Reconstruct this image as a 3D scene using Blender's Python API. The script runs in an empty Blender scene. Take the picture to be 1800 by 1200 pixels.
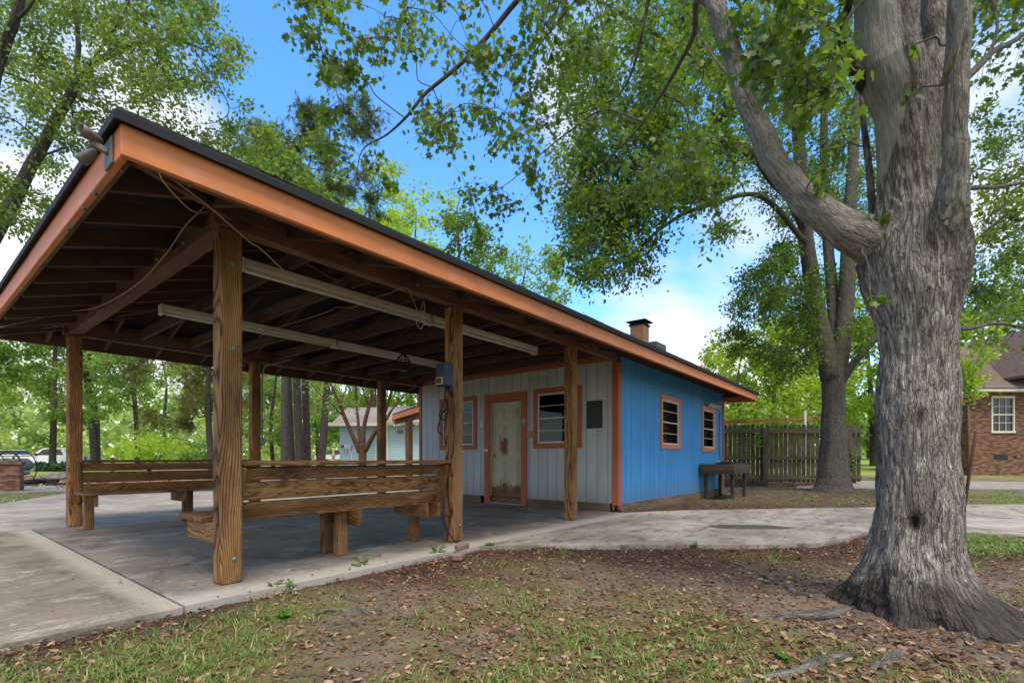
import bpy, math, random
import numpy as np
from mathutils import Vector, noise

random.seed(7)
RNG = np.random.default_rng(11)
scene = bpy.context.scene
COL = scene.collection

# ------------------------------------------------------------------ camera calibration (pixels of the 1800x1200 photograph)
F, HC, HY, CX = 867.0, 0.861, 806.0, 900.0
ANG = math.atan(690 / 867.0)
SN, CS = math.sin(ANG), math.cos(ANG)
RT = Vector((SN, -CS, 0)); FW = Vector((CS, SN, 0))

def P(px, py, d):
    r = (px - CX) / F * d
    return Vector((RT.x * r + FW.x * d, RT.y * r + FW.y * d, HC + (HY - py) / F * d))

def G(px, py, z=0.0):
    return P(px, py, F * (HC - z) / (py - HY))

def depth(x, y): return FW.x * x + FW.y * y
def side(x, y): return RT.x * x + RT.y * y

# ------------------------------------------------------------------ mesh builder
class MB:
    def __init__(s):
        s.v = []; s.f = []; s.g = []; s.extra = {}
    def add(s, verts, faces, gc):
        b = len(s.v)
        s.v.extend([tuple(p) for p in verts]); s.g.extend([tuple(p) for p in gc])
        s.f.extend([tuple(b + i for i in f) for f in faces])
        return b
    def hexa(s, c, ax, h, bev=0.004, gc=None):
        """chamfered box: centre, three unit axes, half sizes"""
        c = Vector(c); bev = min(bev, min(h) * 0.45)
        order = sorted(range(3), key=lambda i: -h[i])
        off = (random.uniform(0, 40), random.uniform(0, 40), random.uniform(0, 40))
        V = []; GC = []; idx = {}
        for sx in (-1, 1):
            for sy in (-1, 1):
                for sz in (-1, 1):
                    sg = (sx, sy, sz)
                    for a in range(3):
                        l = [sg[k] * (h[k] if k == a else h[k] - bev) for k in range(3)]
                        idx[(sg, a)] = len(V)
                        w = c + ax[0] * l[0] + ax[1] * l[1] + ax[2] * l[2]
                        V.append(w)
                        if gc == 'wx': GC.append((w.x, w.z, w.y))
                        elif gc == 'wy': GC.append((w.y, w.z, w.x))
                        elif gc == 'w': GC.append(tuple(w))
                        else: GC.append((l[order[0]] + off[0], l[order[1]] + off[1], l[order[2]] + off[2]))
        Fc = []
        def quad(ids):
            ps = [V[i] for i in ids]
            n = (ps[1] - ps[0]).cross(ps[2] - ps[0])
            m = sum(ps, Vector()) / len(ps) - c
            Fc.append(ids if n.dot(m) > 0 else ids[::-1])
        for a in range(3):
            b, d = [k for k in range(3) if k != a]
            for sa in (-1, 1):
                ids = []
                for sb, sd in ((-1, -1), (1, -1), (1, 1), (-1, 1)):
                    sg = [0, 0, 0]; sg[a] = sa; sg[b] = sb; sg[d] = sd
                    ids.append(idx[(tuple(sg), a)])
                quad(ids)
        for a in range(3):
            b, d = [k for k in range(3) if k != a]
            for sb in (-1, 1):
                for sd in (-1, 1):
                    sg1 = [0, 0, 0]; sg1[b] = sb; sg1[d] = sd; sg2 = sg1[:]
                    sg1[a] = -1; sg2[a] = 1
                    quad([idx[(tuple(sg1), b)], idx[(tuple(sg2), b)], idx[(tuple(sg2), d)], idx[(tuple(sg1), d)]])
        for sx in (-1, 1):
            for sy in (-1, 1):
                for sz in (-1, 1):
                    quad([idx[((sx, sy, sz), a)] for a in range(3)])
        s.add(V, Fc, GC)
        return s
    def box(s, x0, x1, y0, y1, z0, z1, bev=0.004, gc=None):
        return s.hexa(((x0 + x1) / 2, (y0 + y1) / 2, (z0 + z1) / 2), (Vector((1, 0, 0)), Vector((0, 1, 0)), Vector((0, 0, 1))),
                      (abs(x1 - x0) / 2, abs(y1 - y0) / 2, abs(z1 - z0) / 2), bev, gc)
    def bar(s, p0, p1, w, h, up=(0, 0, 1), bev=0.004, gc=None):
        p0, p1 = Vector(p0), Vector(p1)
        d = (p1 - p0); L = d.length; d.normalize()
        sd = d.cross(Vector(up)).normalized(); u = sd.cross(d)
        return s.hexa((p0 + p1) / 2, (d, sd, u), (L / 2, w / 2, h / 2), bev, gc)
    def tube(s, pts, rad, n=8, cap=True, gc_off=None, scale=1.0):
        pts = [Vector(p) for p in pts]
        if not hasattr(rad, '__len__'): rad = [rad] * len(pts)
        t0 = (pts[1] - pts[0]).normalized()
        ref = Vector((0, 0, 1)) if abs(t0.z) < 0.9 else Vector((1, 0, 0))
        x = t0.cross(ref).normalized()
        V = []; GC = []; L = 0
        o = gc_off if gc_off is not None else (random.uniform(0, 30), random.uniform(0, 30), random.uniform(0, 30))
        for i, p in enumerate(pts):
            if i == 0: t = t0
            elif i == len(pts) - 1: t = (pts[-1] - pts[-2]).normalized()
            else: t = (pts[i + 1] - pts[i - 1]).normalized()
            x = (x - t * x.dot(t)).normalized(); y = t.cross(x)
            if i: L += (p - pts[i - 1]).length
            for k in range(n):
                a = 2 * math.pi * k / n
                V.append(p + (x * math.cos(a) + y * math.sin(a)) * rad[i])
                GC.append((L + o[0], math.cos(a) * rad[i] + o[1], math.sin(a) * rad[i] + o[2]))
        Fc = []
        for i in range(len(pts) - 1):
            for k in range(n):
                k2 = (k + 1) % n
                Fc.append((i * n + k, i * n + k2, (i + 1) * n + k2, (i + 1) * n + k))
        if cap and n > 2:
            Fc.append(tuple(range(n - 1, -1, -1)))
            Fc.append(tuple((len(pts) - 1) * n + k for k in range(n)))
        s.add(V, Fc, GC)
        return s
    def prism(s, poly, z0, z1, gc='w'):
        n = len(poly)
        area = sum(poly[i][0] * poly[(i + 1) % n][1] - poly[(i + 1) % n][0] * poly[i][1] for i in range(n))
        if area < 0: poly = poly[::-1]
        V = [(p[0], p[1], z0) for p in poly] + [(p[0], p[1], z1) for p in poly]
        Fc = [tuple(range(n - 1, -1, -1)), tuple(range(n, 2 * n))]
        for i in range(n):
            j = (i + 1) % n
            Fc.append((i, j, n + j, n + i))
        s.add(V, Fc, V)
        return s
    def lathe(s, c, prof, n=16, axis=(0, 0, 1)):
        c = Vector(c); t = Vector(axis).normalized()
        x = t.orthogonal().normalized(); y = t.cross(x)
        V = []
        for r, h in prof:
            for k in range(n):
                a = 2 * math.pi * k / n
                V.append(c + t * h + (x * math.cos(a) + y * math.sin(a)) * max(r, 1e-4))
        Fc = []
        for i in range(len(prof) - 1):
            for k in range(n):
                k2 = (k + 1) % n
                Fc.append((i * n + k, i * n + k2, (i + 1) * n + k2, (i + 1) * n + k))
        Fc.append(tuple(range(n - 1, -1, -1))); Fc.append(tuple((len(prof) - 1) * n + k for k in range(n)))
        s.add(V, Fc, V)
        return s
    def blob(s, c, r, seed=0, rough=0.25, n=3):
        import bmesh
        bm = bmesh.new(); bmesh.ops.create_icosphere(bm, subdivisions=n, radius=1)
        V = []
        for v in bm.verts:
            q = v.co.copy(); k = 1 + rough * noise.noise(q * 1.6 + Vector((seed * 7.1, 0, 0))) + rough * .4 * noise.noise(q * 4 + Vector((seed * 3.1, 2, 0)))
            V.append((c[0] + q.x * r[0] * k, c[1] + q.y * r[1] * k, c[2] + q.z * r[2] * k))
        Fc = [tuple(v.index for v in f.verts) for f in bm.faces]
        bm.free(); s.add(V, Fc, V)
        return s

def origin_of(o):
    v = Vector((0, 0, 0))
    while o is not None:
        v += o.location; o = o.parent
    return v

def build(mb, name, mat, parent=None, smooth=False, label=None, loc=None):
    me = bpy.data.meshes.new(name)
    L = origin_of(parent) if parent else (Vector(loc) if loc is not None else Vector((0, 0, 0)))
    A = np.array(mb.v, dtype=np.float64) - np.array(L)
    me.from_pydata(A.tolist(), [], mb.f)
    at = me.attributes.new('gc', 'FLOAT_VECTOR', 'POINT')
    at.data.foreach_set('vector', np.array(mb.g, dtype=np.float32).ravel())
    for k, arr in mb.extra.items():
        a2 = me.attributes.new(k, 'FLOAT', 'POINT'); a2.data.foreach_set('value', np.array(arr, dtype=np.float32))
    me.materials.append(mat)
    if smooth: me.polygons.foreach_set('use_smooth', [True] * len(me.polygons))
    me.update()
    o = bpy.data.objects.new(name, me); COL.objects.link(o)
    if parent: o.parent = parent
    elif loc is not None: o.location = L
    if label: o['label'] = label
    return o

def tag(o, label=None, cat=None, group=None, kind=None):
    if label: o['label'] = label
    if cat: o['category'] = cat
    if group: o['group'] = group
    if kind: o['kind'] = kind
    return o

def thing(name, label, cat, loc=(0, 0, 0), group=None):
    o = bpy.data.objects.new(name, None); o.empty_display_size = .2
    o.location = loc; COL.objects.link(o)
    return tag(o, label, cat, group)

def copy_tree(o, parent=None):
    c = o.copy(); COL.objects.link(c); c.parent = parent
    for ch in list(o.children): copy_tree(ch, c)
    return c

# ------------------------------------------------------------------ materials
class N:
    def __init__(s, name):
        s.m = bpy.data.materials.new(name); s.m.use_nodes = True
        s.t = s.m.node_tree; s.t.nodes.clear()
        s.o = s.t.nodes.new('ShaderNodeOutputMaterial')
    def n(s, ty, **kw):
        x = s.t.nodes.new(ty)
        for k, v in kw.items(): setattr(x, k, v)
        return x
    def l(s, a, b): s.t.links.new(a, b)
    def put(s, sock, v):
        if isinstance(v, bpy.types.NodeSocket): s.l(v, sock)
        else: sock.default_value = v
    def attr(s, name, out='Vector'): return s.n('ShaderNodeAttribute', attribute_name=name).outputs[out]
    def obj(s): return s.n('ShaderNodeTexCoord').outputs['Object']
    def pos(s): return s.n('ShaderNodeNewGeometry').outputs['Position']
    def map(s, v, scale=(1, 1, 1), loc=(0, 0, 0), rot=(0, 0, 0)):
        x = s.n('ShaderNodeMapping'); s.l(v, x.inputs[0])
        x.inputs['Location'].default_value = loc; x.inputs['Rotation'].default_value = rot; x.inputs['Scale'].default_value = scale
        return x.outputs[0]
    def noise(s, v, sc=5, det=4, ro=.55, dist=0, out='Fac'):
        x = s.n('ShaderNodeTexNoise'); s.l(v, x.inputs['Vector'])
        x.inputs['Scale'].default_value = sc; x.inputs['Detail'].default_value = det
        x.inputs['Roughness'].default_value = ro; x.inputs['Distortion'].default_value = dist
        return x.outputs[out]
    def voro(s, v, sc=5, feat='F1', out='Distance', rnd=1.0):
        x = s.n('ShaderNodeTexVoronoi', feature=feat); s.l(v, x.inputs['Vector'])
        x.inputs['Scale'].default_value = sc; x.inputs['Randomness'].default_value = rnd
        return x.outputs[out]
    def wave(s, v, sc=5, dist=2, det=2, dsc=1, ty='BANDS', d='X'):
        x = s.n('ShaderNodeTexWave', wave_type=ty); s.l(v, x.inputs['Vector'])
        if ty == 'BANDS': x.bands_direction = d
        else: x.rings_direction = d
        x.inputs['Scale'].default_value = sc; x.inputs['Distortion'].default_value = dist
        x.inputs['Detail'].default_value = det; x.inputs['Detail Scale'].default_value = dsc
        return x.outputs['Fac']
    def ramp(s, f, stops, interp='LINEAR'):
        x = s.n('ShaderNodeValToRGB'); s.l(f, x.inputs[0]); r = x.color_ramp; r.interpolation = interp
        while len(r.elements) < len(stops): r.elements.new(.5)
        for e, (p, c) in zip(r.elements, stops):
            e.position = p; e.color = (c, c, c, 1) if not hasattr(c, '__len__') else (*c, 1)
        return x.outputs[0]
    def mix(s, f, a, b, mode='MIX'):
        x = s.n('ShaderNodeMix', data_type='RGBA', blend_type=mode)
        s.put(x.inputs[0], f)
        for k, v in ((6, a), (7, b)):
            if isinstance(v, bpy.types.NodeSocket): s.l(v, x.inputs[k])
            else: x.inputs[k].default_value = (*v, 1)
        return x.outputs[2]
    def math(s, op, a, b=0.0, c=0.0, clamp=False):
        x = s.n('ShaderNodeMath', operation=op, use_clamp=clamp)
        s.put(x.inputs[0], a); s.put(x.inputs[1], b); s.put(x.inputs[2], c)
        return x.outputs[0]
    def sep(s, v):
        x = s.n('ShaderNodeSeparateXYZ'); s.l(v, x.inputs[0]); return x.outputs
    def comb(s, x_, y_, z_):
        x = s.n('ShaderNodeCombineXYZ')
        s.put(x.inputs[0], x_); s.put(x.inputs[1], y_); s.put(x.inputs[2], z_)
        return x.outputs[0]
    def bump(s, h, st=.5, dist=.01, nrm=None):
        x = s.n('ShaderNodeBump'); s.l(h, x.inputs['Height'])
        x.inputs['Strength'].default_value = st; x.inputs['Distance'].default_value = dist
        if nrm is not None: s.l(nrm, x.inputs['Normal'])
        return x.outputs[0]
    def out(s, col, rough=.8, nrm=None, metal=0, spec=.3):
        b = s.n('ShaderNodeBsdfPrincipled')
        if isinstance(col, bpy.types.NodeSocket): s.l(col, b.inputs['Base Color'])
        else: b.inputs['Base Color'].default_value = (*col, 1)
        s.put(b.inputs['Roughness'], rough); b.inputs['Metallic'].default_value = metal
        b.inputs['Specular IOR Level'].default_value = spec
        if nrm is not None: s.l(nrm, b.inputs['Normal'])
        s.b = b
        s.l(b.outputs[0], s.o.inputs[0])
        return s.m

def wood(name, lo, mid, hi, rings=16, stain=.5, bold=1.0, dirt=None):
    m = N(name); g = m.attr('gc'); gx = m.sep(g)
    warp = m.noise(m.map(g, (1.6, 6, 6)), 1.0, 3, .55)
    warp2 = m.noise(m.map(g, (.7, 2.5, 2.5), (4, 1, 7)), 1.0, 1, .5)
    rad = m.math('SQRT', m.math('ADD', m.math('POWER', m.math('MULTIPLY_ADD', warp2, .22, m.math('ADD', gx[1], -.11)), 2.0), m.math('POWER', m.math('MULTIPLY_ADD', warp, .10, m.math('ADD', gx[2], -.05)), 2.0)))
    ph = m.math('ADD', m.math('MULTIPLY', m.math('FRACT', m.math('ADD', gx[1], gx[2])), .0), m.math('MULTIPLY', rad, rings * 6.5))
    fr = m.math('FRACT', m.math('MULTIPLY_ADD', warp, 2.2, ph))
    w = m.ramp(fr, [(.0, .05), (.12, .55), (.55, 1), (.86, .62), (1, .05)])
    fine = m.noise(m.map(g, (4, 130, 130)), 1.0, 3, .65)
    big = m.noise(m.map(g, (1.1, 7, 7), (5, 2, 1)), 1.0, 5, .62)
    f = m.math('ADD', m.math('MULTIPLY', w, .42 * bold), m.math('MULTIPLY', fine, .5))
    f = m.math('ADD', f, m.math('MULTIPLY_ADD', big, .7, -.33 - .12 * (bold - .5)))
    col = m.ramp(f, [(.16, lo), (.46, mid), (.80, hi)])
    st = m.noise(m.map(g, (1.5, 4, 4), (9, 9, 9)), 1.2, 6, .7)
    col = m.mix(m.math('MULTIPLY', m.ramp(st, [(.45, 0), (.68, 1)]), stain), col, m.mix(1, col, (.34, .29, .25), 'MULTIPLY'))
    oi = m.n('ShaderNodeObjectInfo').outputs['Random']
    col = m.mix(m.math('MULTIPLY', m.ramp(oi, [(.35, 0), (1, 1)]), .42), col, m.mix(1, col, (.62, .66, .72), 'MULTIPLY'))
    col = m.mix(m.math('MULTIPLY', m.ramp(oi, [(0, 1), (.4, 0)]), .45), col, m.mix(1, col, (1.25, 1.2, 1.1), 'MULTIPLY'))
    kv = m.voro(m.map(g, (1.7, 8, 8)), 1.0, 'F1', 'Distance')
    col = m.mix(m.ramp(kv, [(.05, .8), (.13, 0)]), col, (.035, .018, .01))
    return m.out(col, .78, m.bump(f, .5, .006), spec=.2)

M = {}
M['post'] = wood('weathered_post_wood', (.024, .010, .005), (.185, .083, .029), (.40, .21, .08), 12, .9, 1.7)
M['bench'] = wood('bench_board_wood', (.035, .016, .007), (.21, .098, .036), (.40, .22, .09), 13, .9, 1.05)
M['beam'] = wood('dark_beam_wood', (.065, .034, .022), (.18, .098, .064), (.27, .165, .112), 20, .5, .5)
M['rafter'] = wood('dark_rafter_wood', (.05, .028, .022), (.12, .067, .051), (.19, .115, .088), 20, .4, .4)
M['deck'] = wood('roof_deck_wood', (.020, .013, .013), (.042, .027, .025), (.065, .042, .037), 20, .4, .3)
M['fence'] = wood('mossy_fence_wood', (.032, .026, .016), (.105, .088, .054), (.18, .155, .10), 14, .8, .5)
M['tablewood'] = wood('grey_weathered_wood', (.022, .018, .014), (.075, .062, .044), (.14, .12, .085), 14, .8, .6)
M['skirt'] = wood('skirting_wood', (.08, .05, .03), (.19, .125, .075), (.28, .20, .13), 14, .7, .5)

def paint(name, col, under=(.3, .28, .24), wear=.12, rough=.6, sc=2.0):
    m = N(name); g = m.attr('gc')
    a = m.noise(m.map(g, (1, 4, 4)), sc * 1.5, 5, .65)
    b = m.noise(m.map(g, (2, 40, 40)), 1.0, 3, .6)
    c = m.mix(m.ramp(a, [(.3, 0), (.75, 1)]), tuple(x * .82 for x in col), tuple(min(1, x * 1.12) for x in col))
    c = m.mix(m.math('MULTIPLY', m.ramp(m.noise(m.map(g, (3, 12, 12), (3, 1, 8)), 1.6, 6, .7), [(.62 - wear * .4, 0), (.68, 1)]), min(1, wear * 5)), c, under)
    return m.out(c, rough, m.bump(b, .25, .004), spec=.3)
M['orange'] = paint('orange_fascia_paint', (.63, .205, .062), (.38, .31, .27), .16)
M['trim'] = paint('red_orange_trim_paint', (.37, .10, .046), (.30, .17, .11), .06)
M['orange2'] = paint('chimney_orange_paint', (.60, .27, .13), (.48, .30, .19), .05)
M['white_metal'] = paint('white_painted_metal', (.62, .60, .55), (.35, .22, .12), .05, .45)
M['fixture'] = paint('aged_white_fixture_enamel', (.60, .53, .45), (.30, .22, .16), .08, .5)
M['cream'] = paint('cream_trim_paint', (.66, .62, .50), (.5, .46, .36), .04)
M['greymetal'] = paint('galvanised_grey_metal', (.30, .31, .30), (.22, .16, .11), .06, .4)
M['lampgrey'] = paint('old_grey_lamp_metal', (.14, .135, .115), (.15, .09, .06), .3, .45)
M['black'] = paint('black_painted_metal', (.018, .017, .017), (.05, .04, .035), .05, .8)
M['bluebox'] = paint('dark_blue_enamel', (.010, .017, .03), (.03, .03, .03), .04, .4)
M['tan'] = paint('tan_plastic', (.42, .28, .10), (.3, .2, .1), .03, .5)
M['plastic'] = paint('ivory_plastic', (.66, .63, .52), (.4, .36, .3), .05, .45)
M['rust'] = paint('rusted_iron', (.075, .036, .026), (.14, .06, .035), .3, .85)
M['bolt'] = paint('green_grey_bolt_metal', (.16, .24, .22), (.2, .2, .2), .05, .45)
M['clip'] = paint('green_clip_plastic', (.03, .10, .06), (.03, .08, .06), .02, .4)
M['cord'] = paint('tan_cord', (.42, .28, .18), (.3, .2, .14), .02, .7)
M['blackcord'] = paint('black_cable', (.012, .012, .013), (.02, .02, .02), .02, .5)
M['brass'] = paint('brass', (.5, .33, .08), (.3, .2, .06), .05, .3)
M['teal'] = paint('teal_cushion_fabric', (.07, .115, .10), (.06, .09, .08), .05, .9)
M['darkpanel'] = paint('dark_brown_panel', (.022, .018, .019), (.05, .035, .03), .06, .4)

def shingle():
    m = N('black_asphalt_shingle'); g = m.pos()
    b = m.n('ShaderNodeTexBrick'); m.l(m.map(g, (1, 1, 1)), b.inputs['Vector'])
    b.inputs['Scale'].default_value = 3.5; b.inputs['Mortar Size'].default_value = .015
    b.inputs['Color1'].default_value = (.03, .03, .034, 1); b.inputs['Color2'].default_value = (.02, .02, .023, 1); b.inputs['Mortar'].default_value = (.008, .008, .008, 1)
    n_ = m.noise(g, 60, 4, .7)
    c = m.mix(m.ramp(n_, [(.35, 0), (.8, .5)]), b.outputs[0], (.06, .065, .06))
    return m.out(c, .9, m.bump(n_, .6, .01))
M['shingle'] = shingle()

def siding(name, col, dirt, groove=.2, dirt_amt=.6):
    m = N(name); g = m.attr('gc'); s = m.sep(g)
    u = m.math('DIVIDE', s[0], groove)
    fr = m.math('ABSOLUTE', m.math('SUBTRACT', m.math('FRACT', u), .5))      # .5 at the groove
    line = m.ramp(fr, [(.468, 0), (.485, 1)])
    board = m.n('ShaderNodeTexWhiteNoise', noise_dimensions='1D'); m.l(m.math('FLOOR', u), board.inputs['W'])
    grain = m.noise(m.map(g, (60, 2.2, 1)), 1.0, 4, .6)
    st = m.noise(m.map(g, (5, 1.2, 1)), 1.0, 6, .7)
    c = m.mix(m.math('MULTIPLY', board.outputs['Value'], .5), col, tuple(x * .78 for x in col))
    c = m.mix(m.math('MULTIPLY', m.ramp(st, [(.42, 0), (.72, 1)]), dirt_amt), c, dirt)
    c = m.mix(m.math('MULTIPLY', m.ramp(grain, [(.5, 0), (.75, 1)]), .3), c, tuple(x * .6 for x in col))
    low = m.ramp(m.math('MULTIPLY_ADD', st, .5, s[1]), [(.25, 1), (.75, 0)])
    c = m.mix(m.math('MULTIPLY', low, m.math('MULTIPLY', grain, 1.1, 0)), c, (.12, .10, .075))
    c = m.mix(m.math('MULTIPLY', line, .8), c, tuple(x * .12 for x in col))
    h = m.math('SUBTRACT', m.math('MULTIPLY', grain, .25), line)
    return m.out(c, .62, m.bump(h, .7, .008), spec=.3)
M['whitewall'] = siding('grey_white_siding', (.48, .485, .475), (.31, .30, .28), .2)
M['bluewall'] = siding('blue_siding', (.055, .285, .57), (.06, .19, .36), .2, .75)
M['lap'] = None

def lapsiding():
    m = N('pale_blue_lap_siding'); s = m.sep(m.pos())
    fr = m.math('FRACT', m.math('DIVIDE', s[2], .17))
    ln = m.ramp(fr, [(0, 1), (.1, 0), (.9, 0), (1, .6)])
    c = m.mix(m.math('MULTIPLY', ln, .7), (.40, .55, .60), (.13, .2, .24))
    n_ = m.noise(m.pos(), 1.2, 4, .6)
    c = m.mix(m.math('MULTIPLY', n_, .3), c, (.36, .44, .44))
    return m.out(c, .6, m.bump(fr, .4, .02))
M['lap'] = lapsiding()

def brick(name, c1, c2, mort, sc=1.0):
    m = N(name); g = m.attr('gc')
    b = m.n('ShaderNodeTexBrick'); m.l(g, b.inputs['Vector'])
    b.inputs['Scale'].default_value = 1.0; b.inputs['Brick Width'].default_value = .21 * sc; b.inputs['Row Height'].default_value = .075 * sc
    b.inputs['Mortar Size'].default_value = .006 * sc; b.inputs['Bias'].default_value = -.1; b.inputs['Mortar Smooth'].default_value = .2
    b.inputs['Color1'].default_value = (*c1, 1); b.inputs['Color2'].default_value = (*c2, 1); b.inputs['Mortar'].default_value = (*mort, 1)
    n_ = m.noise(g, 14, 4, .65)
    wn = m.noise(m.map(g, (1 / .21, 1 / .075, 1)), .9, 0, .5)
    c = m.mix(m.ramp(wn, [(.4, 0), (.62, 1)]), b.outputs['Color'], m.mix(1, b.outputs['Color'], (.45, .42, .42), 'MULTIPLY'))
    c = m.mix(m.math('MULTIPLY', n_, .4), c, tuple(x * .6 for x in c1))
    return m.out(c, .85, m.bump(m.math('MULTIPLY_ADD', b.outputs['Fac'], -1.0, n_), .5, .01))
M['brick'] = brick('brown_house_brick', (.24, .115, .062), (.17, .085, .05), (.26, .2, .15))
M['redbrick'] = brick('red_barbecue_brick', (.30, .13, .075), (.21, .09, .055), (.33, .25, .19))

def solid_noise(name, a, b, sc=6, rough=.9, bs=.5, bd=.01):
    m = N(name); g = m.pos()
    n_ = m.noise(g, sc, 6, .65)
    return m.out(m.mix(m.ramp(n_, [(.3, 0), (.7, 1)]), a, b), rough, m.bump(m.noise(g, sc * 6, 4, .6), bs, bd))
M['rock'] = solid_noise('grey_rock', (.07, .065, .06), (.22, .20, .175), 5)
M['blackpile'] = solid_noise('black_charred_dirt', (.006, .006, .006), (.03, .026, .024), 6, 1, .8, .03)
M['brickbit'] = solid_noise('broken_brick_clay', (.15, .085, .06), (.28, .19, .15), 14)
M['roofbrown'] = solid_noise('brown_roof_shingle', (.10, .065, .05), (.17, .12, .10), 8)
M['roofgrey'] = solid_noise('weathered_grey_roof', (.22, .17, .14), (.35, .31, .28), 4)
M['block'] = solid_noise('grey_concrete_block', (.13, .12, .115), (.22, .21, .20), 9)
M['floor_in'] = solid_noise('interior_floor', (.05, .045, .04), (.08, .07, .06), 4)

def glass():
    m = N('window_glass')
    tr = m.n('ShaderNodeBsdfTransparent'); tr.inputs[0].default_value = (.14, .155, .15, 1)
    gl = m.n('ShaderNodeBsdfGlossy'); gl.inputs['Roughness'].default_value = .03; gl.inputs[0].default_value = (.9, .9, .9, 1)
    fr = m.n('ShaderNodeFresnel'); fr.inputs[0].default_value = 1.5
    mx = m.n('ShaderNodeMixShader'); m.l(m.math('MULTIPLY', fr.outputs[0], .5), mx.inputs[0])
    m.l(tr.outputs[0], mx.inputs[1]); m.l(gl.outputs[0], mx.inputs[2]); m.l(mx.outputs[0], m.o.inputs[0])
    return m.m
M['glass'] = glass()
def darkglass():
    m = N('dark_window_glass'); return m.out((.012, .016, .018), .06, spec=.6)
M['darkglass'] = darkglass()

def doormat():
    m = N('rusty_cream_door_paint'); g = m.attr('gc'); s = m.sep(g)     # x across 0..0.79, y height
    n1 = m.noise(m.map(g, (9, 5, 1)), 1.0, 7, .75)
    n2 = m.noise(m.map(g, (26, 9, 1)), 1.0, 5, .7)
    base = m.mix(m.ramp(n1, [(.35, 0), (.7, 1)]), (.50, .455, .325), (.38, .33, .225))
    # rust: low band and a blob in the middle
    low = m.ramp(s[1], [(.12, .8), (.62, 0)])
    dx = m.math('MULTIPLY', m.math('SUBTRACT', s[0], .46), 3.4)
    dy = m.math('MULTIPLY', m.math('SUBTRACT', s[1], 1.12), 2.3)
    rr = m.math('SQRT', m.math('ADD', m.math('MULTIPLY', dx, dx), m.math('MULTIPLY', dy, dy)))
    blob = m.ramp(rr, [(.1, .62), (.95, 0)])
    k = m.math('ADD', m.math('MAXIMUM', low, blob), m.math('MULTIPLY_ADD', n1, .9, -.55))
    k = m.math('ADD', k, m.math('MULTIPLY_ADD', n2, .7, -.38))
    rust = m.mix(n2, (.10, .042, .02), (.27, .13, .065))
    c = m.mix(m.ramp(k, [(.22, 0), (.36, 1)]), base, rust)
    return m.out(c, .65, m.bump(n2, .2, .004))
M['door'] = doormat()

def concrete(name, a, b, c_light, c_dark, wet=.4, rough=.75, edge=None):
    m = N(name); g = m.pos()
    n1 = m.noise(g, .8, 7, .66, .8)
    n2 = m.noise(m.map(g, (1, 1.9, 1), (7, 3, 0), (0, 0, .6)), 1.9, 8, .70, .7)
    n3 = m.noise(g, 40, 5, .75)
    n5 = m.noise(m.map(g, (1, 1, 1), (1, 2, 0)), 7, 7, .72)
    col = m.mix(m.ramp(n1, [(.40, 0), (.60, 1)]), a, b)
    col = m.mix(m.ramp(m.math('MULTIPLY_ADD', n5, .3, m.math('MULTIPLY', n2, .85)), [(.60, 0), (.69, .9)]), col, c_light)
    n4 = m.noise(m.map(g, (1.5, .8, 1), (2, 9, 0), (0, 0, .6)), 1.5, 8, .7, .5)
    col = m.mix(m.ramp(m.math('MULTIPLY_ADD', n5, .3, m.math('MULTIPLY', n4, .85)), [(.57, 0), (.70, .9)]), col, c_dark)
    col = m.mix(m.math('MULTIPLY', m.ramp(n5, [(.35, 1), (.6, 0)]), .3), col, tuple(x * .55 for x in a))
    col = m.mix(m.math('MULTIPLY', m.ramp(n3, [(.35, 1), (.58, 0)]), .5), col, tuple(x * .5 for x in a))
    sp2 = m.voro(m.map(g, (1, 1, 1), (3, 1, 0)), 5.5, 'F1', 'Distance')
    col = m.mix(m.math('MULTIPLY', m.ramp(m.math('MULTIPLY_ADD', n5, .12, sp2), [(.10, 1), (.14, 0)]), .7), col, tuple(min(1, x * 1.2) for x in c_light))
    if edge:
        s_ = m.sep(g); e = None
        for ax, a0, a1 in edge:
            q = m.ramp(m.math('ADD', m.math('DIVIDE', m.math('SUBTRACT', s_[ax], a0), a1 - a0), m.math('MULTIPLY_ADD', n2, .9, -.45)), [(.35, 1), (.8, 0)])
            e = q if e is None else m.math('MAXIMUM', e, q)
        col = m.mix(m.math('MULTIPLY', e, .7), col, c_light)
    sp = m.voro(g, 26, 'F1', 'Distance')
    col = m.mix(m.math('MULTIPLY', m.ramp(sp, [(.05, 1), (.09, 0)]), .5), col, tuple(x * .35 for x in a))
    rg = m.ramp(n1, [(.3, rough - wet * .5), (.7, rough)])
    return m.out(col, rg, m.bump(m.math('ADD', n3, m.math('MULTIPLY', n2, .5)), .35, .007), spec=.35)
M['slab'] = concrete('grey_slab_concrete', (.20, .158, .117), (.29, .237, .183), (.46, .40, .33), (.105, .08, .058), .55, .72, [(1, 3.3, 3.75)])
M['drive'] = concrete('tan_stained_concrete', (.185, .145, .098), (.28, .225, .16), (.40, .345, .265), (.10, .074, .046), .1, .85, [(0, 1.055, .80)])
M['apron'] = concrete('pale_concrete', (.28, .235, .19), (.37, .32, .26), (.46, .41, .345), (.18, .14, .105), .1, .85)

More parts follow.
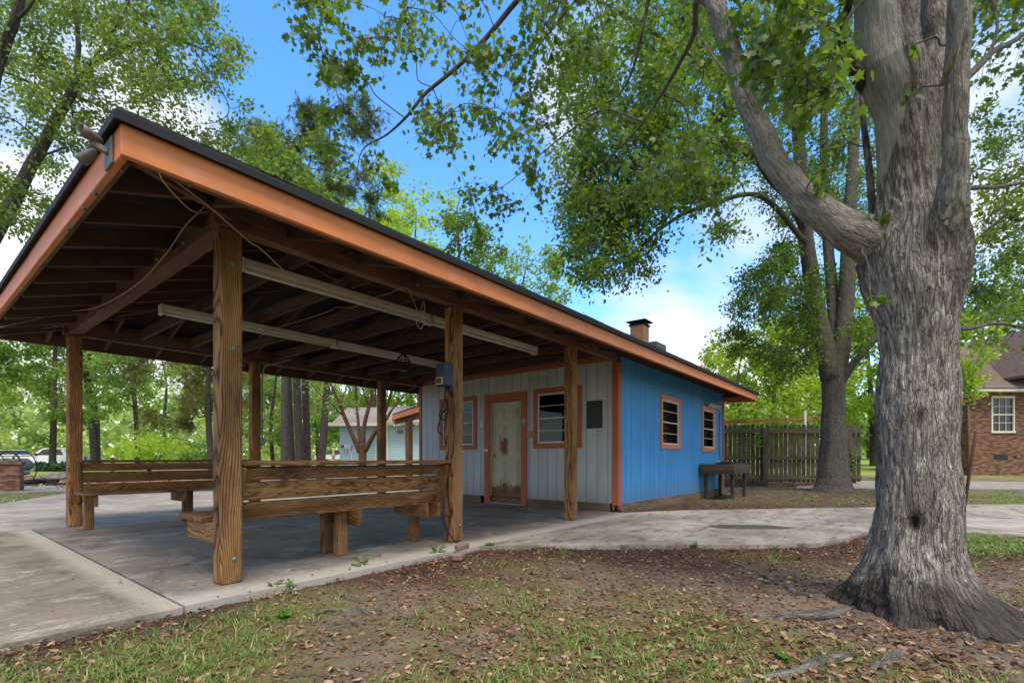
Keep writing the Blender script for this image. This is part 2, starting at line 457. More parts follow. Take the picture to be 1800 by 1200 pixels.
def pathmat():
    m = N('walkway_concrete'); g = m.pos()
    n1 = m.noise(g, 1.1, 6, .65, .5); n2 = m.noise(m.map(g, (1, 2.2, 1), (4, 0, 0)), 2.6, 7, .7, .6); n3 = m.noise(g, 50, 4, .7)
    n5 = m.noise(g, 7, 7, .72)
    col = m.mix(m.ramp(n1, [(.38, 0), (.62, 1)]), (.25, .20, .145), (.45, .385, .31))
    col = m.mix(m.ramp(m.math('MULTIPLY_ADD', n5, .35, m.math('MULTIPLY', n2, .8)), [(.56, 0), (.70, .9)]), col, (.105, .076, .05))
    col = m.mix(m.math('MULTIPLY', m.ramp(n5, [(.35, 1), (.6, 0)]), .35), col, (.12, .095, .07))
    # shallow puddle stain
    s = m.sep(g)
    dx = m.math('MULTIPLY', m.math('MULTIPLY_ADD', s[1], .75, m.math('SUBTRACT', s[0], 7.96)), 1.9); dy = m.math('MULTIPLY', m.math('SUBTRACT', m.math('MULTIPLY', s[1], .8), m.math('MULTIPLY_ADD', s[0], .6, -2.76)), .85)
    q = m.math('ADD', m.math('SQRT', m.math('ADD', m.math('MULTIPLY', dx, dx), m.math('MULTIPLY', dy, dy))), m.math('MULTIPLY_ADD', n1, .9, -.45))
    pud = m.ramp(q, [(.42, 1), (.56, 0)])
    col = m.mix(m.math('MULTIPLY', pud, .8), col, (.075, .06, .042))
    col = m.mix(m.math('MULTIPLY', m.ramp(n3, [(.35, 1), (.6, 0)]), .3), col, (.16, .14, .11))
    rg = m.math('MULTIPLY_ADD', pud, -.62, .82)
    return m.out(col, rg, m.bump(m.math('MULTIPLY', m.math('ADD', n3, n2), m.math('SUBTRACT', 1, pud)), .3, .006), spec=.4)
M['path'] = pathmat()
M['gravel'] = concrete('pale_gravel_drive', (.27, .23, .19), (.34, .295, .245), (.42, .37, .32), (.2, .17, .14), 0, .95)
def pav():
    m = N('worn_brick_paving'); g = m.map(m.pos(), (1, 1, 1), (0, 0, 0), (0, 0, .66))
    b = m.n('ShaderNodeTexBrick'); m.l(g, b.inputs['Vector']); b.inputs['Scale'].default_value = 1; b.inputs['Brick Width'].default_value = .3; b.inputs['Row Height'].default_value = .14
    b.inputs['Mortar Size'].default_value = .012
    b.inputs['Color1'].default_value = (.36, .26, .2, 1); b.inputs['Color2'].default_value = (.30, .235, .19, 1); b.inputs['Mortar'].default_value = (.2, .18, .15, 1)
    n1 = m.noise(m.pos(), 2.2, 6, .7)
    c = m.mix(m.ramp(n1, [(.4, 0), (.65, 1)]), b.outputs[0], (.40, .36, .31))
    return m.out(c, .9, m.bump(n1, .4, .01))
M['paving'] = pav()

def groundmat():
    m = N('yard_ground'); g = m.pos()
    gm = m.attr('grassy', 'Fac'); mu = m.attr('mulch', 'Fac'); la = m.attr('lawn', 'Fac'); st = m.attr('straw', 'Fac')
    n1 = m.noise(g, 3, 6, .65); n2 = m.noise(g, 22, 6, .72); n3 = m.noise(g, 120, 3, .7)
    dirt = m.mix(m.ramp(n1, [(.3, 0), (.7, 1)]), (.09, .060, .041), (.22, .158, .112))
    dirt = m.mix(m.ramp(n2, [(.5, 0), (.72, .7)]), dirt, (.26, .21, .155))
    moss = m.mix(n2, (.075, .070, .018), (.19, .17, .055))
    c = m.mix(m.ramp(m.math('ADD', m.math('MULTIPLY', gm, .8), m.math('MULTIPLY_ADD', n2, 1.2, -.6)), [(.25, 0), (.6, .85)]), dirt, moss)
    mul = m.mix(m.ramp(n2, [(.35, 0), (.7, 1)]), (.026, .016, .012), (.105, .052, .030))
    c = m.mix(m.math('MULTIPLY', mu, .9), c, mul)
    straw = m.mix(m.ramp(n2, [(.3, 0), (.7, 1)]), (.17, .095, .055), (.36, .235, .15))
    c = m.mix(st, c, straw)
    nl = m.noise(g, .35, 4, .6)
    lawn = m.mix(m.ramp(nl, [(.35, 0), (.65, 1)]), (.15, .20, .035), (.30, .31, .085))
    c = m.mix(la, c, lawn)
    h = m.math('ADD', m.math('MULTIPLY', n2, .8), m.math('MULTIPLY', n3, .5))
    return m.out(c, .95, m.bump(h, .8, .02), spec=.15)
M['ground'] = groundmat()

def leafmat(name, lo, hi, tl, tr=.4, yellow=None):
    m = N(name); r = m.attr('rnd', 'Fac')
    stops = [(0, lo), (.8, hi)] + ([(.985, hi), (1, yellow)] if yellow else [])
    c = m.ramp(r, stops)
    b = m.n('ShaderNodeBsdfPrincipled'); m.l(c, b.inputs['Base Color']); b.inputs['Roughness'].default_value = .45; b.inputs['Specular IOR Level'].default_value = .35
    t = m.n('ShaderNodeBsdfTranslucent'); m.l(m.mix(1, c, tl, 'MULTIPLY'), t.inputs[0])
    mx = m.n('ShaderNodeMixShader'); mx.inputs[0].default_value = tr
    m.l(b.outputs[0], mx.inputs[1]); m.l(t.outputs[0], mx.inputs[2]); m.l(mx.outputs[0], m.o.inputs[0])
    return m.m
TL = (2.4, 2.3, .9)
M['leaf_maple'] = leafmat('maple_leaf', (.030, .060, .010), (.120, .190, .022), TL, .42, (.32, .24, .04))
M['leaf_shade'] = leafmat('shade_tree_leaf', (.025, .055, .009), (.125, .200, .024), TL, .42, (.34, .27, .04))
M['leaf_left'] = leafmat('soft_green_leaf', (.05, .088, .018), (.15, .22, .045), TL, .42)
M['leaf_bright'] = leafmat('yellow_green_leaf', (.12, .19, .018), (.26, .34, .045), TL, .5)
M['leaf_mid'] = leafmat('mid_green_leaf', (.06, .12, .026), (.20, .29, .075), TL, .45)
M['leaf_pale'] = leafmat('pale_green_leaf', (.17, .235, .08), (.32, .39, .16), TL, .45)  # lightened to stand in for haze over the far trees
M['leaf_lime'] = leafmat('lime_leaf', (.18, .28, .03), (.30, .40, .06), TL, .5)
M['needle'] = leafmat('pine_needle', (.05, .075, .03), (.11, .135, .055), TL, .3)
M['needle_y'] = leafmat('yellowing_pine_needle', (.11, .13, .035), (.22, .21, .07), TL, .3)
M['ivy'] = leafmat('dark_ground_ivy', (.015, .045, .018), (.04, .09, .03), TL, .3)
M['grass'] = leafmat('grass_blade', (.075, .135, .018), (.21, .29, .06), (1.6, 1.6, 1.0), .35, (.46, .37, .19))
M['weed'] = leafmat('weed_leaf', (.06, .14, .02), (.13, .24, .04), TL, .4)
def littermat():
    m = N('fallen_leaf'); r = m.attr('rnd', 'Fac')
    c = m.ramp(r, [(0, (.06, .028, .016)), (.4, (.16, .075, .038)), (.75, (.25, .145, .075)), (1, (.38, .27, .16))])
    return m.out(c, .8, spec=.2)
M['litter'] = littermat()
def chipmat():
    m = N('reddish_mulch_chip'); r = m.attr('rnd', 'Fac')
    c = m.ramp(r, [(0, (.05, .020, .012)), (.5, (.17, .068, .034)), (.9, (.28, .135, .075)), (1, (.38, .27, .18))])
    return m.out(c, .85, spec=.2)
M['chip'] = chipmat()

def bark(name, ridge, furrow, lichen, lich=.5, sc=1.0, pale=None, moss=0.0):
    m = N(name); g = m.attr('gc')            # x along, yz around
    wob = m.noise(m.map(g, (5, 14, 14)), 1.0 * sc, 4, .6, 0, 'Color')
    vec = m.n('ShaderNodeVectorMath', operation='MULTIPLY_ADD'); m.l(wob, vec.inputs[0]); vec.inputs[1].default_value = (.16, .035, .035); m.l(g, vec.inputs[2])
    gv = vec.outputs[0]
    def ridge_(scv, loc, w0, w1, d_=3):
        q = m.noise(m.map(g, scv, loc), 1.0 * sc, d_, .5, .25)
        return m.ramp(m.math('ABSOLUTE', m.math('SUBTRACT', q, .5)), [(w0, 0), (w1, 1)])
    v = m.voro(m.map(gv, (9, 46, 46)), 1.0 * sc, 'DISTANCE_TO_EDGE', 'Distance')
    r1 = ridge_((5.5, 32, 32), (0, 0, 0), .004, .05); r2 = ridge_((8, 48, 48), (3, 9, 1), .004, .045); r3 = ridge_((11, 95, 95), (6, 2, 5), 0, .06, 2)
    n1 = m.noise(m.map(g, (10, 50, 50)), 1.0 * sc, 8, .78)
    n2 = m.noise(m.map(g, (3, 9, 9)), 1.0 * sc, 5, .6)
    n3 = m.noise(m.map(g, (4, 22, 22), (1, 8, 2)), 1.0 * sc, 5, .65)
    fr = m.math('MULTIPLY', m.math('MULTIPLY', r1, m.ramp(r2, [(0, .25), (1, 1)])), m.ramp(v, [(0, .45), (.1, 1)]))
    fr2 = m.ramp(r3, [(0, .5), (1, 1)])
    h = m.math('MULTIPLY', fr, m.math('MULTIPLY_ADD', fr2, .35, m.math('MULTIPLY', n1, .75)))
    h = m.math('MULTIPLY', h, m.ramp(n3, [(.3, .55), (.55, 1)]))
    rid = m.mix(m.ramp(n1, [(.3, 0), (.7, 1)]), tuple(x * .62 for x in ridge), tuple(x * 1.15 for x in ridge))
    c = m.mix(m.ramp(h, [(.02, 0), (.34, 1)]), furrow, rid)
    li = m.noise(m.map(g, (9, 14, 14), (2, 7, 3)), 1.0, 6, .7)
    lm = m.math('MULTIPLY', m.ramp(m.math('ADD', li, m.math('MULTIPLY_ADD', n2, .6, -.3)), [(.58, 0), (.66, 1)]), lich)
    c = m.mix(m.math('MULTIPLY', lm, m.ramp(h, [(.2, .2), (.5, 1)])), c, lichen)
    if moss:
        mo = m.ramp(m.math('ADD', n2, m.math('MULTIPLY_ADD', li, .4, -.2)), [(.55, 0), (.68, moss)])
        c = m.mix(mo, c, (.085, .085, .03))
    hh = h
    if pale:
        pm = m.attr('pale', 'Fac')
        pc = m.mix(m.ramp(n2, [(.3, 0), (.7, 1)]), tuple(x * .75 for x in pale), pale)
        pc = m.mix(m.ramp(n1, [(.56, 0), (.72, .6)]), pc, tuple(x * .4 for x in pale))
        pc = m.mix(m.ramp(m.noise(m.map(g, (16, 22, 22), (4, 4, 4)), 1.0, 5, .7), [(.52, 0), (.64, .6)]), pc, tuple(x * .55 for x in pale))
        c = m.mix(pm, c, pc)
        hh = m.math('MULTIPLY', h, m.math('MULTIPLY_ADD', pm, -.6, 1.0))
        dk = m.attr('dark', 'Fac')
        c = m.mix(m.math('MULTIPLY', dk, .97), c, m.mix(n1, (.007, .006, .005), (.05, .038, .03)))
    return m.out(c, .92, m.bump(hh, .9, .02), spec=.15)
M['bark_maple'] = bark('grey_furrowed_bark', (.39, .332, .28), (.09, .068, .055), (.60, .60, .50), .95, 1.0, (.34, .315, .255))
M['bark_shade'] = bark('brown_grey_bark', (.16, .14, .118), (.045, .036, .03), (.30, .30, .25), .5, .8, None, .5)
M['bark_left'] = bark('grey_brown_bark', (.14, .12, .10), (.03, .025, .02), (.30, .30, .26), .5, .8)
M['bark_pine'] = bark('reddish_pine_bark', (.145, .105, .09), (.045, .032, .027), (.2, .17, .15), .3, .6)
M['bark_far'] = bark('plain_bark', (.13, .11, .09), (.05, .04, .033), (.2, .18, .15), .3, .7)
M['bark_myrtle'] = bark('smooth_orange_bark', (.16, .085, .05), (.10, .055, .035), (.24, .16, .11), .4, .5)
M['twig'] = M['bark_left']

# ------------------------------------------------------------------ leaves
SHAPES = {}
SHAPES['oval'] = (np.array([(0, 0, 0), (.26, .3, .05), (.24, .7, .05), (0, 1, 0), (-.24, .7, .05), (-.26, .3, .05)]), [(0, 1, 2, 3), (0, 3, 4, 5)])
SHAPES['quad'] = (np.array([(0, 0, 0), (.36, .45, .06), (0, 1, 0), (-.36, .45, .06)]), [(0, 1, 2, 3)])
_m = [(0, 0), (.2, -.04), (.46, .10), (.30, .26), (.62, .50), (.36, .52), (.34, .66), (.16, .58), (0, 1.0)]
SHAPES['maple'] = (np.array([(x, y, .12 * abs(x)) for x, y in _m] + [(-x, y, .12 * abs(x)) for x, y in _m[1:-1]]),
                   [(0, 1, 2, 3, 4, 5, 6, 7, 8), (0, 8, 15, 14, 13, 12, 11, 10, 9)])
_t = []; _tf = []
for _k in range(11):
    a = random.uniform(0, 6.283); e = random.uniform(-.5, 1.2)
    dx, dy, dz = math.cos(a) * math.cos(e) * .55, math.sin(e) * .6 + .45, math.sin(a) * math.cos(e) * .55
    w = .035
    _b = len(_t); _t += [(w, 0, 0), (-w, 0, w), (dx, dy, dz)]; _tf.append((_b, _b + 1, _b + 2))
SHAPES['tuft'] = (np.array(_t), _tf)
SHAPES['spray'] = (np.array([(0, 0, 0), (.16, .22, .04), (.42, .30, .1), (.22, .48, .03), (.36, .72, .06), (.12, .74, 0), (0, 1, -.06), (-.14, .78, .03), (-.38, .66, .1), (-.2, .46, .02), (-.42, .24, .08), (-.14, .2, .02)]),
                   [(0, 1, 2, 3, 4, 5, 6), (0, 6, 7, 8, 9, 10, 11)])

def norm(a): return a / np.maximum(np.linalg.norm(a, axis=1, keepdims=True), 1e-9)

def leaf_mesh(name, pos, dr, size, shape, mat, parent=None, upbias=.8, rnd=None, loc=None):
    pos = np.asarray(pos, float); dr = norm(np.asarray(dr, float)); n = len(pos)
    size = np.asarray(size, float).reshape(-1, 1, 1)
    up = RNG.normal(0, .75, (n, 3)); up[:, 2] += upbias
    x = norm(np.cross(dr, up)); nn = np.cross(x, dr)
    T, fc = SHAPES[shape]; k = len(T)
    V = pos[:, None, :] + size * (T[None, :, 0:1] * x[:, None, :] + T[None, :, 1:2] * dr[:, None, :] + T[None, :, 2:3] * nn[:, None, :])
    L = origin_of(parent) if parent else (Vector(loc) if loc is not None else Vector((0, 0, 0)))
    V = V.reshape(-1, 3) - np.array(L)
    loops = np.concatenate([np.array(f) for f in fc]); nl = len(loops)
    LI = (loops[None, :] + (np.arange(n) * k)[:, None]).ravel()
    ln = np.array([len(f) for f in fc]); st0 = np.concatenate([[0], np.cumsum(ln)[:-1]])
    ST = (st0[None, :] + (np.arange(n) * nl)[:, None]).ravel()
    me = bpy.data.meshes.new(name)
    me.vertices.add(n * k); me.vertices.foreach_set('co', V.astype(np.float32).ravel())
    me.loops.add(len(LI)); me.loops.foreach_set('vertex_index', LI.astype(np.int32))
    me.polygons.add(len(ST)); me.polygons.foreach_set('loop_start', ST.astype(np.int32))
    me.update(calc_edges=True)
    if rnd is None: rnd = RNG.random(n)
    a = me.attributes.new('rnd', 'FLOAT', 'POINT'); a.data.foreach_set('value', np.repeat(rnd, k).astype(np.float32))
    me.materials.append(mat)
    o = bpy.data.objects.new(name, me); COL.objects.link(o)
    if parent: o.parent = parent
    elif loc is not None: o.location = L
    return o

def catmull(pts, n=6):
    pts = [Vector(p) for p in pts]; out = []
    q = [pts[0] * 2 - pts[1]] + pts + [pts[-1] * 2 - pts[-2]]
    for i in range(1, len(q) - 2):
        for k in range(n):
            t = k / n
            a, b, c, d = q[i - 1], q[i], q[i + 1], q[i + 2]
            out.append(.5 * ((2 * b) + (c - a) * t + (2 * a - 5 * b + 4 * c - d) * t * t + (3 * b - a - 3 * c + d) * t ** 3))
    out.append(pts[-1]); return out

def interp(vals, n=6):
    out = []
    for i in range(len(vals) - 1):
        for k in range(n): out.append(vals[i] + (vals[i + 1] - vals[i]) * k / n)
    out.append(vals[-1]); return out

class Tree:
    """skeleton of (point, radius); limbs are tubes; clusters attach to the nearest limb and carry twigs with leaves"""
    def __init__(s):
        s.mb = MB(); s.sk = []; s.lp = []; s.ld = []; s.ls = []; s.lr = []
    def limb(s, pts, rad, n=10, sub=6, gnarl=0.0, skel=True):
        p = catmull(pts, sub); r = interp(list(rad), sub)
        if gnarl:
            for i in range(1, len(p)):
                q = p[i] * 1.7
                p[i] = p[i] + Vector((noise.noise(q), noise.noise(q + Vector((9, 0, 0))), noise.noise(q + Vector((0, 9, 0))))) * gnarl
        s.mb.tube(p, r, n)
        if skel: s.sk += list(zip(p, r))
        return p
    def clusters(s, cen, rad, nleaf, size, twigs=7, droop=.25, jit=.18, rmax=.05, flat=.75, root=None, twig_r=.004):
        root = Vector(root) if root is not None else s.sk[0][0]
        cen = sorted([Vector(c) for c in cen], key=lambda c: (c - root).length)
        SK = np.array([tuple(p) for p, r in s.sk]); SR = [r for p, r in s.sk]
        SDroot = np.linalg.norm(SK - np.array(root), axis=1)
        for c in cen:
            ca = np.array(c); dc = (c - root).length
            dist = np.linalg.norm(SK - ca, axis=1) + np.where(SDroot > dc, .6 * (SDroot - dc), 0)
            i = int(np.argmin(dist)); a = Vector(SK[i]); L = (c - a).length
            if L > .05:
                r0 = min(SR[i] * .6, rmax * min(1, .35 + L / 4)); r1 = max(twig_r * 1.3, r0 * .3)
                mid1 = a.lerp(c, .35) + Vector(RNG.normal(0, .08 * L, 3)) + Vector((0, 0, .07 * L))
                mid2 = a.lerp(c, .7) + Vector(RNG.normal(0, .07 * L, 3)) + Vector((0, 0, .06 * L))
                p = catmull([a, mid1, mid2, c], 3); r = [r0 + (r1 - r0) * k / (len(p) - 1) for k in range(len(p))]
                s.mb.tube(p, r, 5, False)
                SK = np.vstack([SK, np.array([tuple(q) for q in p[2:]])]); SR += r[2:]
                SDroot = np.concatenate([SDroot, [(q - root).length for q in p[2:]]])
            R = rad * random.uniform(.7, 1.25); out = (c - a).normalized() if L > .01 else Vector((0, 0, 1))
            per = max(1, int(nleaf / twigs)); tint = random.random()
            for _ in range(twigs):
                d = Vector(RNG.normal(0, 1, 3)); d.z *= flat; d = (d.normalized() + out * .55); d.z -= droop; d.normalize()
                e = c + d * R * random.uniform(.6, 1.15); e.z -= droop * R * .3
                m_ = c.lerp(e, .5) + Vector((0, 0, .06 * R))
                if twig_r > 0: s.mb.tube([c, m_, e], [twig_r, twig_r * .8, twig_r * .4], 3, False)
                t = RNG.uniform(.12, 1.08, per)[:, None]
                pp = np.array(c)[None] * (1 - t) + np.array(e)[None] * t + RNG.normal(0, jit * R, (per, 3))
                dd = np.array(d)[None] * .6 + RNG.normal(0, .7, (per, 3)); dd[:, 2] -= droop * 1.4
                s.lp.append(pp); s.ld.append(dd); s.ls.append(size * RNG.uniform(.5, 1.35, per)); s.lr.append(np.clip(.5 * tint + .5 * RNG.random(per), 0, .97) + .03 * (RNG.random(per) > .985))
    def finish(s, name, label, cat, loc, bark_m, leaf_m, shape, group=None, upbias=.8, trunk_smooth=True):
        o = thing(name, label, cat, loc, group)
        build(s.mb, 'trunk', bark_m, o, trunk_smooth)
        if s.lp: leaf_mesh('crown', np.vstack(s.lp), np.vstack(s.ld), np.concatenate(s.ls), shape, leaf_m, o, upbias, np.concatenate(s.lr))
        return o

def ellipsoid_pts(n, c, r, lo=.45, zmin=None):
    out = []
    while len(out) < n:
        v = RNG.normal(0, 1, 3); v /= np.linalg.norm(v); v *= RNG.uniform(lo, 1) ** .6
        p = Vector((c[0] + v[0] * r[0], c[1] + v[1] * r[1], c[2] + v[2] * r[2]))
        if zmin is None or p.z > zmin: out.append(p)
    return out

def in_poly(x, y, poly):
    c = False; n = len(poly); j = n - 1
    for i in range(n):
        xi, yi = poly[i]; xj, yj = poly[j]
        if (yi > y) != (yj > y) and x < (xj - xi) * (y - yi) / (yj - yi) + xi: c = not c
        j = i
    return c

def poly_pts(n, poly, d0, d1, hole=None):
    xs = [p[0] for p in poly]; ys = [p[1] for p in poly]; out = []
    while len(out) < n:
        x, y = random.uniform(min(xs), max(xs)), random.uniform(min(ys), max(ys))
        if in_poly(x, y, poly) and not (hole and in_poly(x, y, hole)): out.append(P(x, y, random.uniform(d0, d1)))
    return out

# ------------------------------------------------------------------ ground
TREE1 = P(1612, 1080, 2.75); TREE1.z = 0
def sstep(a, b, x):
    t = min(1, max(0, (x - a) / (b - a))); return t * t * (3 - 2 * t)
def gz(x, y):
    d = depth(x, y); r = side(x, y)
    z = -.035
    rt = sstep(.1, .35, r / max(d, .5)) if d > .5 else 0
    if d > 13: z += rt * min(((d - 13) / 6) ** 2 * .27, .27 + (d - 19) * .02) if d < 60 else rt * 1.1
    z += (1 - rt) * .45 * sstep(44, 56, d) if d > 0 else 0
    dt = math.hypot(x - TREE1.x, y - TREE1.y)
    z += .07 * math.exp(-(dt / .75) ** 2)
    return z

SLAB = [(1.07, 3.3), (7.28, 3.3), (7.28, 8.35), (1.07, 8.35)]
PATH = [(3.62, 3.285), (3.9, 3.02), (4.4, 2.38), (4.93, 1.76), (5.5, 1.08), (5.85, .72), (6.5, .5), (7.24, .34), (7.6, -.1), (7.86, -.57), (8.1, -1.1), (9.4, -4.2),
        (15.5, -4.4), (12.9, -1.1), (10.85, .52), (9.7, 1.6), (8.67, 2.57), (7.9, 3.2), (7.44, 3.46), (7.285, 3.50), (7.285, 3.285)]
APRON = [(-9, 8.365), (9, 8.365), (9, 20.5), (4.8, 20.5), (2.75, 16.6), (1.28, 13.56), (-1.5, 11.6), (-9, 9.8)]
DRIVE = [(-9, 3.29), (1.055, 3.29), (1.055, 8.35), (-9, 8.35)]
def hard(x, y, mrg=0):
    return (x < 7.3 and y > 3.3 - mrg and y < 8.5) or in_poly(x, y, PATH)

def make_ground():
    rings = [0.0]; r = .35
    while r < 420: rings.append(r); r *= 1.032
    NS = 420; V = []; fa = []
    ga, mu, la, st = [], [], [], []
    for i, r in enumerate(rings):
        for k in range(NS):
            a = 2 * math.pi * k / NS
            x, y = r * math.cos(a), r * math.sin(a)
            z = gz(x, y); d = depth(x, y); s_ = side(x, y)
            if r < 25:
                q = Vector((x, y, 0))
                fade = 1 if not (y > 3.1 and x < 7.4) else 0
                z += fade * (.022 * noise.noise(q * 1.3) + .012 * noise.noise(q * 4.3) + .007 * noise.noise(q * 11))
                if in_poly(x, y, PATH) or (y > 3.25 and x < 13.3 and y < 8.5) or in_poly(x, y, APRON): z = min(z, -.05)
            V.append((x, y, z))
            q = Vector((x, y, 3.3))
            n_ = noise.noise(q * .9) * .6 + noise.noise(q * 2.7) * .4
            edge = 3.3 - y if x < 3.8 else 99
            # distance behind the front edge of the path / slab
            fr = min(edge, 3.0)
            g_ = .45 + .9 * n_ + .25 * sstep(3.5, 2.2, d) - .35 * sstep(.9, 0, fr)
            dt = math.hypot(x - TREE1.x, y - TREE1.y)
            g_ -= .5 * sstep(1.2, .5, dt)
            m_ = 0
            if y < 3.4 and d < 7:
                w = (3.3 - y) if x < 3.7 else (y - (3.2 - (x - 3.75) * 1.2)) * -.63
                m_ = sstep(1.5 if x > 2.3 else .6, .1, w + .5 * n_)
            if x > 7 and y > -1 and y < 3.7 and d < 15: m_ = max(m_, .9 - .5 * sstep(1.8, 4.5, x - 7.3) * (n_ + .6))
            ga.append(min(1, max(0, g_)) if d < 30 else 0); mu.append(min(1, max(0, m_)))
            rt = sstep(.1, .35, s_ / d) if d > .5 else 0
            lw = sstep(24, 30, d + 3 * n_) * (1 - rt) + rt * sstep(17, 20, d + 2 * n_)
            la.append(lw if d > 0 else sstep(20, 30, r)); st.append((1 - rt) * sstep(12.5, 14, d + n_) * (1 - sstep(24, 29, d + 2 * n_)) if d > 0 else 0)
    for i in range(len(rings) - 1):
        for k in range(NS):
            k2 = (k + 1) % NS
            if i == 0: fa.append((k, (NS + k), (NS + k2))) if False else fa.append((0, NS + k, NS + k2))
            else: fa.append((i * NS + k, (i + 1) * NS + k, (i + 1) * NS + k2, i * NS + k2))
    mb = MB(); mb.v = V; mb.f = fa; mb.g = V
    mb.extra = {'grassy': ga, 'mulch': mu, 'lawn': la, 'straw': st}
    o = build(mb, 'ground', M['ground'], smooth=True); o['kind'] = 'structure'
make_ground()

def sheet(name, poly, z0, z1, mat):
    o = build(MB().prism(poly, z0, z1), name, mat); o['kind'] = 'structure'; return o
sheet('concrete_slab', SLAB, -.14, 0, M['slab'])
sheet('driveway', DRIVE, -.14, -.004, M['drive'])
sheet('concrete_apron', APRON, -.14, -.002, M['apron'])
sheet('path', PATH, -.14, -.003, M['path'])
sheet('brick_paving', [(8.15, -1.3), (9.35, -4.1), (12.2, -4.1), (10.4, -1.6), (9.4, -.55), (8.45, -.6)], -.06, .002, M['paving'])
# side path by the barbecue and gravel drive by the brick house
def strip(name, pix, mat, dz=.012, close=True):
    """a paved strip laid on the ground: outline given on the ground plane"""
    pts = [Vector(p) for p in pix]
    mb = MB(); n = len(pts) // 2
    V = []; 
    for p in pts: V.append((p.x, p.y, gz(p.x, p.y) + dz))
    fa = [(i, i + 1, len(pts) - 2 - i, len(pts) - 1 - i) for i in range(n - 1)]
    mb.add(V, [f[::-1] for f in fa] if False else fa, V)
    # skirt thickness
    b = len(mb.v); mb.add([(x, y, z - .08) for x, y, z in V], [tuple(reversed(f)) for f in fa], V)
    k = len(pts)
    mb.f += [(i, b + i, b + (i + 1) % k, (i + 1) % k) for i in range(k)]
    o = build(mb, name, mat); o['kind'] = 'structure'; return o
strip('garden_path', [P(-150, 868, 12.6), P(0, 868, 12.6), P(115, 862, 13.6), P(230, 858, 14.6), P(230, 850, 17.6), P(115, 851, 17), P(20, 853, 16.5), P(-150, 855, 15.8)], M['apron'], .02)
def rd(px, d): return P(px, HY, d)
strip('gravel_driveway', [rd(1400, 14.6), rd(1500, 14.5), rd(1600, 14.4), rd(1700, 14.3), rd(1800, 14.2), rd(2000, 14), rd(2200, 13.8), rd(2200, 16.4), rd(2000, 16.6), rd(1800, 16.8), rd(1700, 16.9), rd(1600, 17), rd(1500, 17.1), rd(1400, 17.2)], M['gravel'], .015)
strip('road', [rd(-700, 38), rd(-300, 38), rd(50, 38), rd(200, 38), rd(500, 38), rd(500, 41.5), rd(200, 41.5), rd(50, 41.5), rd(-300, 41.5), rd(-700, 41.5)], M['apron'], .03)

# ------------------------------------------------------------------ the pavilion building
XW, XE, YF, YB = 7.3, 13.25, 3.62, 8.41            # house body; posts share YF / YB
EX0, EX1, EY0, EY1 = .66, 13.36, 2.84, 8.85        # eaves
EZ, SL = 2.42, .31
def deck_z(x, y):
    return min(EZ + SL * (x - EX0), EZ + SL * (y - EY0), EZ + .085 + SL * (EY1 - y), EZ + .06 + SL * (EX1 - x) * 1.3)
bld = thing('pavilion_building', 'open pavilion on timber posts joined to a blue board building under one orange trimmed roof', 'building', (XW, YF, 0))

# roof: four hipped planes with thickness
def make_roof():
    yr = 5.98; zr = EZ + SL * (yr - EY0); xl = EX0 + (zr - EZ) / SL; xr = EX1 - (zr - EZ - .06) / (SL * 1.3)
    zb = EZ + .085; zrr = EZ + .06
    t = .055
    top = [(EX0 - .02, EY0 - .02, EZ), (EX1 + .02, EY0 - .02, EZ + .02), (EX1 + .02, EY1 + .02, zb), (EX0 - .02, EY1 + .02, zb), (xl, yr, zr), (xr, yr, zr)]
    f = [(0, 1, 5, 4), (1, 2, 5), (2, 3, 4, 5), (3, 0, 4)]
    mb = MB(); up = [(x, y, z + t + (.0 if i < 4 else .0)) for i, (x, y, z) in enumerate(top)]
    mb.add(up, f, up)
    build_under = MB(); dn = [(x, y, z + .004) for x, y, z in top]
    mb2 = MB(); mb2.add(dn, [q[::-1] for q in f], dn)
    # edge (drip edge + shingle butt), ragged slightly
    for i in range(4):
        a, b = Vector(top[i]), Vector(top[(i + 1) % 4]); seg = 60
        for k in range(seg):
            p, q = a.lerp(b, k / seg), a.lerp(b, (k + 1) / seg)
            h = t + random.uniform(-.007, .006) + .006 * noise.noise(p * 2.2)
            o_ = Vector((0, 0, 0))
            mb.add([p, q, q + Vector((0, 0, h)), p + Vector((0, 0, h))], [(0, 1, 2, 3)], [p, q, q, p])
    r = build(mb, 'roof', M['shingle'], bld)
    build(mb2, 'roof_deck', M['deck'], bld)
make_roof()

# drip edge strip, darker smooth metal, around the roof
mb = MB()
for a, b in (((EX0 - .028, EY0 - .028, EZ + .012), (EX1 + .028, EY0 - .028, EZ + .030)), ((EX0 - .028, EY1 + .028, EZ + .1), (EX0 - .028, EY0 - .028, EZ + .012))):
    mb.bar(a, b, .012, .045, bev=.002)
build(mb, 'drip_edge', M['black'], bld)

# fascia boards
ft = .035
def zf(x): return EZ - .075 + .015 * (x - EX0) / (EX1 - EX0)
for xa, xb, o_ in ((EX0, 4.92, 0), (4.923, 9.18, .002), (9.183, EX1, -.001)):
    build(MB().bar((xa, EY0 + ft / 2 + o_, zf(xa)), (xb, EY0 + ft / 2 + o_, zf(xb)), ft, .148), 'fascia', M['orange'], bld)
for ya, yb_, o_ in ((EY0 + ft + .004, 5.30, 0), (5.303, EY1, .002)):
    build(MB().bar((EX0 + ft / 2 + o_, ya, EZ - .075 + .087 * (ya - EY0) / (EY1 - EY0)), (EX0 + ft / 2 + o_, yb_, EZ - .075 + .087 * (yb_ - EY0) / (EY1 - EY0)), ft, .148), 'fascia', M['orange'], bld)
build(MB().bar((EX0 + ft + .004, EY1 - ft / 2, EZ + .012), (EX1, EY1 - ft / 2, EZ + .012), ft, .148), 'fascia', M['orange'], bld)
